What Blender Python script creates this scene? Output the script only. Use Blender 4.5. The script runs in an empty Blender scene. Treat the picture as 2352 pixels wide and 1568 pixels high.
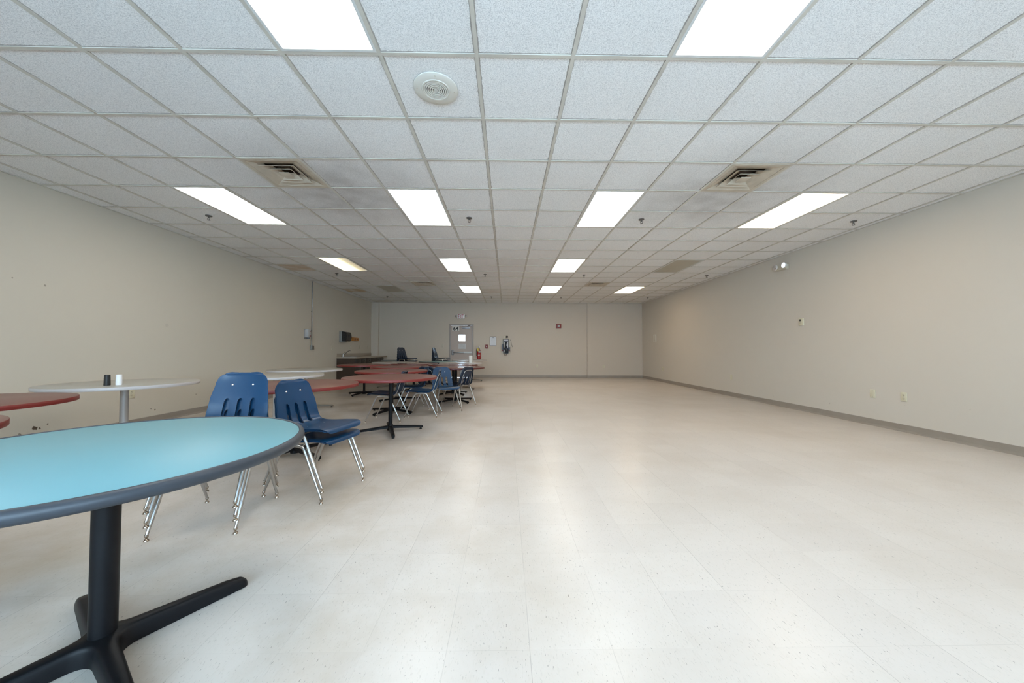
import bpy, bmesh, math, random
from math import sin, cos, pi, radians, sqrt, atan2
from mathutils import Vector, Matrix

random.seed(7)
S = bpy.context.scene
COL = S.collection

# ------------------------------------------------------------------ constants
XL, XR, YB, YF, ZC = -5.30, 5.40, 13.80, -2.40, 2.953
T = 0.6096
GX0, GY0 = -0.1929, 2.1538            # a crossing of the ceiling grid
TOP = 0.735                           # table top height

# ------------------------------------------------------------------ materials
def new_mat(name):
    m = bpy.data.materials.new(name)
    m.use_nodes = True
    nt = m.node_tree
    return m, nt, nt.nodes['Principled BSDF']

def N(nt, kind, **kw):
    n = nt.nodes.new(kind)
    for k, v in kw.items():
        setattr(n, k, v)
    return n

def srgb(r, g, b):
    f = lambda c: (c / 255) / 12.92 if c / 255 <= 0.04045 else ((c / 255 + 0.055) / 1.055) ** 2.4
    return (f(r), f(g), f(b), 1)

def simple(name, col, rough=0.5, metal=0.0, spec=0.5, var=0.06, scale=30, bump=0.0, coat=0.0):
    m, nt, b = new_mat(name)
    tc = N(nt, 'ShaderNodeTexCoord')
    no = N(nt, 'ShaderNodeTexNoise'); no.inputs['Scale'].default_value = scale
    no.inputs['Detail'].default_value = 4
    nt.links.new(tc.outputs['Object'], no.inputs['Vector'])
    mx = N(nt, 'ShaderNodeMix', data_type='RGBA')
    c = Vector(col[:3])
    mx.inputs['A'].default_value = (*(c * (1 - var)), 1)
    mx.inputs['B'].default_value = (*(c * (1 + var)), 1)
    nt.links.new(no.outputs['Fac'], mx.inputs['Factor'])
    nt.links.new(mx.outputs['Result'], b.inputs['Base Color'])
    b.inputs['Roughness'].default_value = rough
    b.inputs['Metallic'].default_value = metal
    b.inputs['Specular IOR Level'].default_value = spec
    b.inputs['Coat Weight'].default_value = coat
    if bump:
        bp = N(nt, 'ShaderNodeBump'); bp.inputs['Strength'].default_value = bump
        bp.inputs['Distance'].default_value = 0.002
        nt.links.new(no.outputs['Fac'], bp.inputs['Height'])
        nt.links.new(bp.outputs['Normal'], b.inputs['Normal'])
    return m

def emis(name, col, strength):
    m, nt, b = new_mat(name)
    b.inputs['Base Color'].default_value = (0.8, 0.8, 0.8, 1)
    b.inputs['Emission Color'].default_value = (*col, 1)
    b.inputs['Emission Strength'].default_value = strength
    b.inputs['Roughness'].default_value = 0.4
    return m

def math_node(nt, op, a, b=None, c=None):
    n = N(nt, 'ShaderNodeMath', operation=op)
    for i, v in enumerate((a, b, c)):
        if v is None: continue
        if isinstance(v, (int, float)): n.inputs[i].default_value = v
        else: nt.links.new(v, n.inputs[i])
    return n.outputs[0]

def ramp(nt, fac, stops):
    r = N(nt, 'ShaderNodeValToRGB')
    el = r.color_ramp.elements
    el[0].position, el[0].color = stops[0][0], stops[0][1]
    el[1].position, el[1].color = stops[-1][0], stops[-1][1]
    for p, c in stops[1:-1]:
        e = el.new(p); e.color = c
    nt.links.new(fac, r.inputs['Fac'])
    return r.outputs['Color']

def g(v): return (v, v, v, 1)

def mixc(nt, fac, a, b, blend='MIX'):
    mx = N(nt, 'ShaderNodeMix', data_type='RGBA', blend_type=blend)
    for key, v in (('Factor', fac), ('A', a), ('B', b)):
        if isinstance(v, (int, float)): mx.inputs[key].default_value = v
        elif isinstance(v, tuple): mx.inputs[key].default_value = v
        else: nt.links.new(v, mx.inputs[key])
    return mx.outputs['Result']

def floor_material():
    m, nt, b = new_mat('vinyl_tile')
    tc = N(nt, 'ShaderNodeTexCoord')
    sp = N(nt, 'ShaderNodeSeparateXYZ'); nt.links.new(tc.outputs['Object'], sp.inputs[0])
    fx = math_node(nt, 'DIVIDE', math_node(nt, 'SUBTRACT', sp.outputs['X'], 0.089), 0.3048)
    fy = math_node(nt, 'DIVIDE', math_node(nt, 'SUBTRACT', sp.outputs['Y'], 1.302), 0.3048)
    ix, iy = math_node(nt, 'FLOOR', fx), math_node(nt, 'FLOOR', fy)
    cb = N(nt, 'ShaderNodeCombineXYZ'); nt.links.new(ix, cb.inputs[0]); nt.links.new(iy, cb.inputs[1])
    wn = N(nt, 'ShaderNodeTexWhiteNoise', noise_dimensions='3D'); nt.links.new(cb.outputs[0], wn.inputs['Vector'])
    dx = math_node(nt, 'PINGPONG', fx, 0.5); dy = math_node(nt, 'PINGPONG', fy, 0.5)
    jx = math_node(nt, 'LESS_THAN', dx, 0.0042)
    jy = math_node(nt, 'LESS_THAN', dy, 0.0030)
    jn = N(nt, 'ShaderNodeTexNoise'); jn.inputs['Scale'].default_value = 1.3
    nt.links.new(tc.outputs['Object'], jn.inputs['Vector'])
    jf = ramp(nt, jn.outputs['Fac'], [(0.38, g(0.1)), (0.62, g(1))])
    joint = math_node(nt, 'MULTIPLY', math_node(nt, 'MAXIMUM', jx, math_node(nt, 'MULTIPLY', jy, 0.5)), jf)
    # chips pressed into the tile: short streaks
    def chips(sx, sy, lo, hi, off):
        mp = N(nt, 'ShaderNodeMapping'); mp.inputs['Scale'].default_value = (sx, sy, 1)
        mp.inputs['Location'].default_value = (off, off * 0.7, 0)
        mp.inputs['Rotation'].default_value = (0, 0, radians(12))
        nt.links.new(tc.outputs['Object'], mp.inputs['Vector'])
        n = N(nt, 'ShaderNodeTexNoise'); n.inputs['Scale'].default_value = 1; n.inputs['Detail'].default_value = 2
        nt.links.new(mp.outputs[0], n.inputs['Vector'])
        return ramp(nt, n.outputs['Fac'], [(lo, g(0)), (hi, g(1))])
    c1 = chips(190, 48, 0.635, 0.68, 3.1)
    c2 = chips(110, 26, 0.60, 0.70, 11.7)
    c3 = chips(120, 50, 0.690, 0.715, 23.0)
    base = mixc(nt, wn.outputs['Value'], (0.585, 0.53, 0.48, 1), (0.62, 0.565, 0.512, 1))
    base = mixc(nt, math_node(nt, 'MULTIPLY', c2, 0.20), base, (0.46, 0.405, 0.335, 1))
    base = mixc(nt, math_node(nt, 'MULTIPLY', c1, 0.30), base, (0.26, 0.235, 0.20, 1))
    base = mixc(nt, math_node(nt, 'MULTIPLY', c3, 0.6), base, (0.10, 0.09, 0.08, 1))
    # tan dirt, worn in patches, thicker where the tables stand
    dn = N(nt, 'ShaderNodeTexNoise'); dn.inputs['Scale'].default_value = 0.9; dn.inputs['Detail'].default_value = 8
    dn.inputs['Roughness'].default_value = 0.65
    nt.links.new(tc.outputs['Object'], dn.inputs['Vector'])
    dirt = ramp(nt, dn.outputs['Fac'], [(0.44, g(0)), (0.68, g(1))])
    lw = N(nt, 'ShaderNodeMapRange'); lw.inputs['From Min'].default_value = 0.6; lw.inputs['From Max'].default_value = -1.2
    lw.inputs['To Min'].default_value = 0.22; lw.inputs['To Max'].default_value = 0.75
    nt.links.new(sp.outputs['X'], lw.inputs['Value'])
    base = mixc(nt, math_node(nt, 'MULTIPLY', dirt, lw.outputs[0]), base, (0.385, 0.30, 0.205, 1))
    base = mixc(nt, math_node(nt, 'MULTIPLY', joint, 0.5), base, (0.22, 0.19, 0.16, 1))
    nt.links.new(base, b.inputs['Base Color'])
    b.inputs['Roughness'].default_value = 0.30
    b.inputs['Specular IOR Level'].default_value = 0.42
    return m

def wall_material(name, col, marks=()):
    m, nt, b = new_mat(name)
    tc = N(nt, 'ShaderNodeTexCoord')
    n1 = N(nt, 'ShaderNodeTexNoise'); n1.inputs['Scale'].default_value = 0.7; n1.inputs['Detail'].default_value = 5
    nt.links.new(tc.outputs['Object'], n1.inputs['Vector'])
    c = Vector(col)
    base = mixc(nt, n1.outputs['Fac'], (*(c * 0.975), 1), (*(c * 1.025), 1))
    # small scuffs, mostly low on the wall
    n2 = N(nt, 'ShaderNodeTexNoise'); n2.inputs['Scale'].default_value = 16; n2.inputs['Detail'].default_value = 3
    nt.links.new(tc.outputs['Object'], n2.inputs['Vector'])
    sc = ramp(nt, n2.outputs['Fac'], [(0.735, g(0)), (0.775, g(1))])
    sp = N(nt, 'ShaderNodeSeparateXYZ'); nt.links.new(tc.outputs['Object'], sp.inputs[0])
    lo = N(nt, 'ShaderNodeMapRange'); lo.inputs['From Min'].default_value = 0.9; lo.inputs['From Max'].default_value = 0.15
    lo.inputs['To Min'].default_value = 0.05; lo.inputs['To Max'].default_value = 0.5
    nt.links.new(sp.outputs['Z'], lo.inputs['Value'])
    base = mixc(nt, math_node(nt, 'MULTIPLY', sc, lo.outputs[0]), base, (0.30, 0.25, 0.20, 1))
    # single chips and stains at their own places
    for (px, py, pz, r, dark) in marks:
        d = N(nt, 'ShaderNodeVectorMath', operation='DISTANCE')
        d.inputs[1].default_value = (px, py, pz)
        wob = N(nt, 'ShaderNodeTexNoise'); wob.inputs['Scale'].default_value = 45
        nt.links.new(tc.outputs['Object'], wob.inputs['Vector'])
        nt.links.new(tc.outputs['Object'], d.inputs[0])
        dist = math_node(nt, 'ADD', d.outputs['Value'], math_node(nt, 'MULTIPLY', math_node(nt, 'SUBTRACT', wob.outputs['Fac'], 0.5), r * 1.8))
        f = math_node(nt, 'LESS_THAN', dist, r)
        base = mixc(nt, math_node(nt, 'MULTIPLY', f, dark), base, (0.06, 0.035, 0.02, 1))
    nt.links.new(base, b.inputs['Base Color'])
    b.inputs['Roughness'].default_value = 0.55
    b.inputs['Specular IOR Level'].default_value = 0.3
    n3 = N(nt, 'ShaderNodeTexNoise'); n3.inputs['Scale'].default_value = 140; n3.inputs['Detail'].default_value = 3
    nt.links.new(tc.outputs['Object'], n3.inputs['Vector'])
    bp = N(nt, 'ShaderNodeBump'); bp.inputs['Strength'].default_value = 0.10; bp.inputs['Distance'].default_value = 0.002
    nt.links.new(n3.outputs['Fac'], bp.inputs['Height']); nt.links.new(bp.outputs['Normal'], b.inputs['Normal'])
    return m

def ceiling_material(vents, stains):
    m, nt, b = new_mat('fissured_ceiling_tile')
    tc = N(nt, 'ShaderNodeTexCoord')
    sp = N(nt, 'ShaderNodeSeparateXYZ'); nt.links.new(tc.outputs['Object'], sp.inputs[0])
    ix = math_node(nt, 'FLOOR', math_node(nt, 'DIVIDE', math_node(nt, 'SUBTRACT', sp.outputs['X'], GX0), T))
    iy = math_node(nt, 'FLOOR', math_node(nt, 'DIVIDE', math_node(nt, 'SUBTRACT', sp.outputs['Y'], GY0), T))
    cb = N(nt, 'ShaderNodeCombineXYZ'); nt.links.new(ix, cb.inputs[0]); nt.links.new(iy, cb.inputs[1])
    wn = N(nt, 'ShaderNodeTexWhiteNoise', noise_dimensions='3D'); nt.links.new(cb.outputs[0], wn.inputs['Vector'])
    base = mixc(nt, wn.outputs['Value'], (0.85, 0.84, 0.825, 1), (0.90, 0.89, 0.875, 1))
    v = N(nt, 'ShaderNodeTexNoise'); v.inputs['Scale'].default_value = 170; v.inputs['Detail'].default_value = 4
    v.inputs['Roughness'].default_value = 0.7
    v.inputs['Distortion'].default_value = 1.0
    nt.links.new(tc.outputs['Object'], v.inputs['Vector'])
    sp1 = ramp(nt, v.outputs['Fac'], [(0.38, g(1)), (0.55, g(0))])
    base = mixc(nt, math_node(nt, 'MULTIPLY', sp1, 0.72), base, (0.44, 0.44, 0.445, 1))
    # darker strip of uneven width on the tiles along the bars
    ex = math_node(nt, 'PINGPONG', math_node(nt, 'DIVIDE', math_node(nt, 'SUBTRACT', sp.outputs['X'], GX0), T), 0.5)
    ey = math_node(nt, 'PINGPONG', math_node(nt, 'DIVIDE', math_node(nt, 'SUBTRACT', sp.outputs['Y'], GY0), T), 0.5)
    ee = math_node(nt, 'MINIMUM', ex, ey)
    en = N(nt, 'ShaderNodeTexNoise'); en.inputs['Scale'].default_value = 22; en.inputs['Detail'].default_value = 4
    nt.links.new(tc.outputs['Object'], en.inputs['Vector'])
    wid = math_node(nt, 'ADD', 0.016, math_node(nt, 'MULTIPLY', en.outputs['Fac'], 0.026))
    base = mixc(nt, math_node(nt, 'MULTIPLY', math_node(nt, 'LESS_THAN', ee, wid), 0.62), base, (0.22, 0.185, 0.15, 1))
    # grime drifting from the air diffusers
    gn = N(nt, 'ShaderNodeTexNoise'); gn.inputs['Scale'].default_value = 4; gn.inputs['Detail'].default_value = 6
    nt.links.new(tc.outputs['Object'], gn.inputs['Vector'])
    for (px, py, r, amt) in vents:
        d = N(nt, 'ShaderNodeVectorMath', operation='DISTANCE'); d.inputs[1].default_value = (px, py, ZC)
        nt.links.new(tc.outputs['Object'], d.inputs[0])
        mr = N(nt, 'ShaderNodeMapRange'); mr.inputs['From Min'].default_value = r; mr.inputs['From Max'].default_value = 0.25
        mr.inputs['To Min'].default_value = 0; mr.inputs['To Max'].default_value = amt
        nt.links.new(d.outputs['Value'], mr.inputs['Value'])
        f = math_node(nt, 'MULTIPLY', mr.outputs[0], gn.outputs['Fac'])
        base = mixc(nt, f, base, (0.20, 0.17, 0.15, 1))
    # water stains inside single tiles
    for (x0, x1, y0, y1, amt) in stains:
        inx = math_node(nt, 'MULTIPLY', math_node(nt, 'GREATER_THAN', sp.outputs['X'], x0), math_node(nt, 'LESS_THAN', sp.outputs['X'], x1))
        iny = math_node(nt, 'MULTIPLY', math_node(nt, 'GREATER_THAN', sp.outputs['Y'], y0), math_node(nt, 'LESS_THAN', sp.outputs['Y'], y1))
        f = math_node(nt, 'MULTIPLY', math_node(nt, 'MULTIPLY', inx, iny), ramp(nt, gn.outputs['Fac'], [(0.3, g(0.35)), (0.6, g(1))]))
        base = mixc(nt, math_node(nt, 'MULTIPLY', f, amt), base, (0.50, 0.33, 0.17, 1))
    nt.links.new(base, b.inputs['Base Color'])
    b.inputs['Roughness'].default_value = 0.95
    b.inputs['Specular IOR Level'].default_value = 0.1
    bp = N(nt, 'ShaderNodeBump'); bp.inputs['Strength'].default_value = 0.35; bp.inputs['Distance'].default_value = 0.003
    nt.links.new(v.outputs['Fac'], bp.inputs['Height']); nt.links.new(bp.outputs['Normal'], b.inputs['Normal'])
    return m

def paper_material(name, lines, col=(0.72, 0.72, 0.73), ink=(0.30, 0.30, 0.32)):
    """a sheet of small print: rows of broken grey strokes, too small to read"""
    m, nt, b = new_mat(name)
    tc = N(nt, 'ShaderNodeTexCoord')
    sp = N(nt, 'ShaderNodeSeparateXYZ'); nt.links.new(tc.outputs['Generated'], sp.inputs[0])
    row = math_node(nt, 'FRACT', math_node(nt, 'MULTIPLY', sp.outputs['Z'], lines))
    inrow = math_node(nt, 'LESS_THAN', row, 0.45)
    mp = N(nt, 'ShaderNodeMapping'); mp.inputs['Scale'].default_value = (26, 1, lines * 1.0)
    nt.links.new(tc.outputs['Generated'], mp.inputs['Vector'])
    n = N(nt, 'ShaderNodeTexNoise'); n.inputs['Scale'].default_value = 1.0
    nt.links.new(mp.outputs[0], n.inputs['Vector'])
    word = math_node(nt, 'GREATER_THAN', n.outputs['Fac'], 0.46)
    mx = math_node(nt, 'MULTIPLY', math_node(nt, 'GREATER_THAN', sp.outputs['X'], 0.1), math_node(nt, 'LESS_THAN', sp.outputs['X'], 0.9))
    f = math_node(nt, 'MULTIPLY', math_node(nt, 'MULTIPLY', inrow, word), mx)
    c = mixc(nt, math_node(nt, 'MULTIPLY', f, 0.7), (*col, 1), (*ink, 1))
    nt.links.new(c, b.inputs['Base Color']); b.inputs['Roughness'].default_value = 0.4
    return m

def laminate(name, col, rough, var=0.05):
    m, nt, b = new_mat(name)
    tc = N(nt, 'ShaderNodeTexCoord')
    n = N(nt, 'ShaderNodeTexNoise'); n.inputs['Scale'].default_value = 240; n.inputs['Detail'].default_value = 3
    nt.links.new(tc.outputs['Object'], n.inputs['Vector'])
    c = Vector(col)
    base = mixc(nt, n.outputs['Fac'], (*(c * (1 - var)), 1), (*(c * (1 + var)), 1))
    s = N(nt, 'ShaderNodeTexNoise'); s.inputs['Scale'].default_value = 34; s.inputs['Detail'].default_value = 2
    nt.links.new(tc.outputs['Object'], s.inputs['Vector'])
    sc = ramp(nt, s.outputs['Fac'], [(0.77, g(0)), (0.79, g(1))])
    base = mixc(nt, math_node(nt, 'MULTIPLY', sc, 0.5), base, (0.75, 0.73, 0.7, 1))
    nt.links.new(base, b.inputs['Base Color'])
    b.inputs['Roughness'].default_value = rough
    b.inputs['Specular IOR Level'].default_value = 0.5
    return m

M = {}
M['blue'] = simple('blue_plastic', (0.003, 0.035, 0.090), 0.33, spec=0.4, var=0.08, scale=60, bump=0.05)
M['navy'] = simple('navy_plastic', (0.004, 0.014, 0.034), 0.36, var=0.08, scale=60, bump=0.05)
M['chrome'] = simple('chrome_tube', (0.50, 0.49, 0.475), 0.28, 1.0, var=0.03)
M['polished'] = simple('polished_chrome', (0.55, 0.55, 0.56), 0.12, 1.0, var=0.02)
M['nickel'] = simple('nickel_glide', (0.42, 0.36, 0.30), 0.22, 1.0, var=0.12)
M['rivet'] = simple('steel_rivet', (0.85, 0.85, 0.85), 0.2, 1.0, var=0.02)
M['black_metal'] = simple('black_powder_coat', (0.0045, 0.005, 0.0065), 0.45, spec=0.22, var=0.2, scale=50, bump=0.08)
M['silver_metal'] = simple('silver_grey_post', (0.50, 0.47, 0.45), 0.4, 0.25, var=0.04)
M['brown_metal'] = simple('grey_brown_base', (0.20, 0.165, 0.13), 0.45, 0.3, var=0.1)
M['rubber'] = simple('black_rubber', (0.010, 0.010, 0.010), 0.7)
M['red_top'] = laminate('red_laminate', (0.145, 0.060, 0.047), 0.36)
M['red_edge'] = simple('red_edge_band', (0.165, 0.013, 0.010), 0.42, var=0.05)
M['maroon_edge'] = simple('maroon_edge_band', (0.085, 0.010, 0.008), 0.32, var=0.08)
M['maroon_top'] = laminate('maroon_laminate', (0.15, 0.048, 0.038), 0.15)
M['grey_top'] = laminate('pale_grey_laminate', (0.34, 0.325, 0.29), 0.3)
M['grey_edge'] = simple('pale_edge_band', (0.44, 0.41, 0.40), 0.4, var=0.03)
M['teal_top'] = laminate('turquoise_laminate', (0.135, 0.32, 0.37), 0.42, var=0.02)
M['fteal_top'] = laminate('dull_teal_laminate', (0.10, 0.21, 0.22), 0.25)
M['rim'] = simple('charcoal_rubber_rim', (0.030, 0.037, 0.048), 0.45, var=0.1, scale=90, bump=0.05)
M['dark_rim'] = simple('dark_rim', (0.02, 0.02, 0.022), 0.45)
M['white_plastic'] = simple('white_plastic', (0.78, 0.78, 0.78), 0.35, var=0.02)
M['ivory'] = simple('ivory_plastic', (0.60, 0.56, 0.42), 0.4, var=0.03)
M['almond'] = simple('almond_plate', (0.50, 0.455, 0.36), 0.4, var=0.03)
M['slot'] = simple('dark_slot', (0.05, 0.045, 0.04), 0.6)
M['tbar'] = simple('grid_bar', (0.55, 0.52, 0.46), 0.5, var=0.20, scale=5)
M['frame_white'] = simple('light_frame', (0.62, 0.63, 0.62), 0.45, var=0.02)
M['dead_lens'] = simple('unlit_lens', (0.42, 0.385, 0.31), 0.35, var=0.04, scale=90)
M['vent'] = simple('dusty_diffuser', (0.50, 0.435, 0.345), 0.6, var=0.28, scale=7)
M['vent_dark'] = simple('diffuser_throat', (0.060, 0.044, 0.032), 0.8, var=0.4, scale=20)
M['cream'] = simple('cream_grille', (0.66, 0.64, 0.58), 0.5, var=0.03)
M['sprinkler'] = simple('sprinkler_metal', (0.16, 0.15, 0.145), 0.35, 0.7)
M['base'] = simple('cove_base_vinyl', (0.285, 0.245, 0.205), 0.45, var=0.12, scale=5)
M['door_paint'] = simple('putty_door_paint', (0.455, 0.375, 0.322), 0.45, var=0.03, scale=3)
M['frame_paint'] = simple('door_frame_paint', (0.33, 0.285, 0.25), 0.4, var=0.05)
M['alu'] = simple('brushed_aluminium', (0.34, 0.34, 0.36), 0.5, 0.6)
M['alu_dark'] = simple('dull_steel', (0.25, 0.24, 0.23), 0.35, 0.8)
M['black'] = simple('black_paint', (0.010, 0.010, 0.010), 0.5)
M['red'] = simple('red_enamel', (0.33, 0.018, 0.018), 0.3, var=0.06)
M['dark_red'] = simple('alarm_red', (0.20, 0.022, 0.02), 0.4, var=0.06)
M['exit_red'] = simple('exit_red', (0.42, 0.03, 0.035), 0.5, var=0.03)
M['yellow'] = simple('yellow_tag', (0.55, 0.42, 0.06), 0.5)
M['paper'] = simple('white_paper', (0.72, 0.70, 0.66), 0.8, var=0.03)
M['wood_dark'] = simple('dark_brown_panel', (0.040, 0.022, 0.012), 0.5, var=0.2, scale=14)
M['cab_front'] = simple('dark_cabinet_front', (0.030, 0.025, 0.022), 0.4, var=0.2, scale=14)
M['counter'] = simple('tan_counter', (0.36, 0.30, 0.23), 0.4, var=0.06, scale=60)
M['grey_plastic'] = simple('grey_plastic', (0.23, 0.23, 0.215), 0.45)
M['lgrey_plastic'] = simple('light_grey_plastic', (0.42, 0.42, 0.42), 0.4)
M['smoke'] = simple('smoked_plastic', (0.012, 0.014, 0.016), 0.12)
M['orange'] = simple('orange_brown_plastic', (0.42, 0.17, 0.035), 0.45, var=0.15, scale=20)
M['darkorange'] = simple('rust_cap', (0.16, 0.05, 0.015), 0.5)
M['phone_blue'] = simple('phone_blue', (0.012, 0.020, 0.055), 0.5, spec=0.3)
M['phone_black'] = simple('phone_black', (0.008, 0.009, 0.012), 0.5, spec=0.3)
M['phone_panel'] = simple('phone_steel', (0.50, 0.51, 0.56), 0.55, 0.0)
M['phone_side'] = simple('phone_slate', (0.10, 0.115, 0.14), 0.4)
M['wire'] = simple('grey_wire', (0.16, 0.14, 0.12), 0.5)
M['notice'] = paper_material('door_notice_print', 9, (0.58, 0.57, 0.55), (0.30, 0.29, 0.28))
M['frame_print'] = paper_material('framed_notice_print', 22, (0.70, 0.70, 0.72), (0.42, 0.42, 0.44))
M['bulb'] = simple('lamp_reflector', (0.85, 0.87, 0.92), 0.08, 0.9)
M['bulb_glint'] = emis('lamp_glass', (0.85, 0.92, 1.0), 0.45)  # bluish-white glint on the right lens, put in as a faint glow

def glass_mat():
    m, nt, b = new_mat('window_glass')
    b.inputs['Base Color'].default_value = (0.95, 0.98, 1, 1)
    b.inputs['Roughness'].default_value = 0.02
    tr = N(nt, 'ShaderNodeBsdfTransparent'); tr.inputs['Color'].default_value = (0.95, 0.97, 0.98, 1)
    fr = N(nt, 'ShaderNodeFresnel'); fr.inputs['IOR'].default_value = 1.3
    gl = N(nt, 'ShaderNodeBsdfGlossy'); gl.inputs['Roughness'].default_value = 0.02
    mx = N(nt, 'ShaderNodeMixShader')
    nt.links.new(fr.outputs[0], mx.inputs[0]); nt.links.new(tr.outputs[0], mx.inputs[1]); nt.links.new(gl.outputs[0], mx.inputs[2])
    nt.links.new(mx.outputs[0], nt.nodes['Material Output'].inputs['Surface'])
    return m
M['glass'] = glass_mat()

# ------------------------------------------------------------------ mesh helpers
def finish(name, bm, mat, parent=None, smooth=35, loc=None):
    bmesh.ops.recalc_face_normals(bm, faces=bm.faces[:])
    me = bpy.data.meshes.new(name)
    bm.to_mesh(me); bm.free()
    mats = mat if isinstance(mat, (list, tuple)) else [mat]
    for x in mats: me.materials.append(x)
    if smooth:
        for p in me.polygons: p.use_smooth = True
        me.set_sharp_from_angle(angle=radians(smooth))
    o = bpy.data.objects.new(name, me)
    COL.objects.link(o)
    if parent is not None: o.parent = parent
    if loc is not None: o.location = loc
    return o

def B(): return bmesh.new()

def box(bm, x0, x1, y0, y1, z0, z1, bev=0.0, mi=0, seg=2):
    r = bmesh.ops.create_cube(bm, size=1)
    vs = r['verts']
    for v in vs:
        v.co = Vector((x0 + (v.co.x + 0.5) * (x1 - x0), y0 + (v.co.y + 0.5) * (y1 - y0), z0 + (v.co.z + 0.5) * (z1 - z0)))
    fs = set(f for v in vs for f in v.link_faces)
    for f in fs: f.material_index = mi
    if bev:
        es = set(e for v in vs for e in v.link_edges)
        bmesh.ops.bevel(bm, geom=list(es), offset=bev, segments=seg, affect='EDGES', profile=0.5)
    return vs

def frame_of(d):
    d = d.normalized()
    up = Vector((0, 0, 1)) if abs(d.z) < 0.95 else Vector((0, 1, 0))
    a = d.cross(up).normalized()
    return a, d.cross(a).normalized()

def tube(bm, pts, radii, seg=10, cap=True, mi=0):
    pts = [Vector(p) for p in pts]
    if isinstance(radii, (int, float)): radii = [radii] * len(pts)
    rings = []
    a = None
    for i, p in enumerate(pts):
        d = (pts[min(i + 1, len(pts) - 1)] - pts[max(i - 1, 0)]).normalized()
        if a is None:
            a, b = frame_of(d)
        else:
            a = (a - d * a.dot(d)).normalized(); b = d.cross(a).normalized()
        rings.append([bm.verts.new(p + (a * cos(2 * pi * k / seg) + b * sin(2 * pi * k / seg)) * radii[i]) for k in range(seg)])
    for r0, r1 in zip(rings, rings[1:]):
        for k in range(seg):
            f = bm.faces.new((r0[k], r0[(k + 1) % seg], r1[(k + 1) % seg], r1[k])); f.material_index = mi
    if cap:
        for r in (rings[0], rings[-1]):
            f = bm.faces.new(r); f.material_index = mi
    return rings

def lathe(bm, prof, seg=24, center=(0, 0, 0), axis='Z', mi=0, close=False):
    """prof: list of (radius, height)"""
    c = Vector(center)
    def P(r, h, a):
        u, v = r * cos(a), r * sin(a)
        if axis == 'Z': return c + Vector((u, v, h))
        if axis == 'Y': return c + Vector((u, h, v))
        return c + Vector((h, u, v))
    rings = []
    for r, h in prof:
        if r < 1e-6: rings.append([bm.verts.new(P(0, h, 0))])
        else: rings.append([bm.verts.new(P(r, h, 2 * pi * k / seg)) for k in range(seg)])
    pairs = list(zip(rings, rings[1:]))
    if close: pairs.append((rings[-1], rings[0]))
    for r0, r1 in pairs:
        for k in range(seg):
            k2 = (k + 1) % seg
            if len(r0) == 1 and len(r1) == 1: continue
            if len(r0) == 1: f = bm.faces.new((r0[0], r1[k2], r1[k]))
            elif len(r1) == 1: f = bm.faces.new((r0[k], r0[k2], r1[0]))
            else: f = bm.faces.new((r0[k], r0[k2], r1[k2], r1[k]))
            f.material_index = mi

def prism(bm, pts2, lo, hi, axis='Z', mi=0):
    def P(a, b, h):
        if axis == 'Z': return Vector((a, b, h))
        if axis == 'Y': return Vector((a, h, b))
        return Vector((h, a, b))
    lo_v = [bm.verts.new(P(a, b, lo)) for a, b in pts2]
    hi_v = [bm.verts.new(P(a, b, hi)) for a, b in pts2]
    n = len(pts2)
    bm.faces.new(lo_v).material_index = mi
    bm.faces.new(hi_v).material_index = mi
    for k in range(n):
        bm.faces.new((lo_v[k], lo_v[(k + 1) % n], hi_v[(k + 1) % n], hi_v[k])).material_index = mi

def catmull(pts, n):
    pts = [Vector(p) for p in pts]
    P = [pts[0] * 2 - pts[1]] + pts + [pts[-1] * 2 - pts[-2]]
    out = []
    for i in range(1, len(P) - 2):
        for k in range(n):
            t = k / n
            a, b, c, d = P[i - 1], P[i], P[i + 1], P[i + 2]
            out.append(0.5 * ((2 * b) + (c - a) * t + (2 * a - 5 * b + 4 * c - d) * t * t + (3 * b - a - 3 * c + d) * t ** 3))
    out.append(pts[-1])
    return out

def tag(o, label, cat, group=None):
    o['label'] = label; o['category'] = cat
    if group: o['group'] = group
    return o

def thing(name, label, cat, loc=(0, 0, 0), rz=0.0, group=None):
    o = bpy.data.objects.new(name, None); COL.objects.link(o)
    o.empty_display_size = 0.1
    o.location = loc; o.rotation_euler = (0, 0, rz)
    return tag(o, label, cat, group)

def dup(root, loc, rz, label, group=None, rx=None):
    r = root.copy(); COL.objects.link(r)
    r.location = loc; r.rotation_euler = (0, 0, rz)
    r['label'] = label
    if group: r['group'] = group
    elif 'group' in r: del r['group']
    for ch in list(root.children):
        c = ch.copy(); COL.objects.link(c); c.parent = r
        for gch in list(ch.children):
            d = gch.copy(); COL.objects.link(d); d.parent = c
    return r

def recolour(root, old, new):
    """give a copied thing its own shell colour (object-level material slot)"""
    for ch in root.children:
        for k, s in enumerate(ch.material_slots):
            if s.material == old:
                s.link = 'OBJECT'; s.material = new

def struct(name, bm, mat, smooth=0):
    o = finish(name, bm, mat, smooth=smooth)
    o['kind'] = 'structure'
    return o

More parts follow.
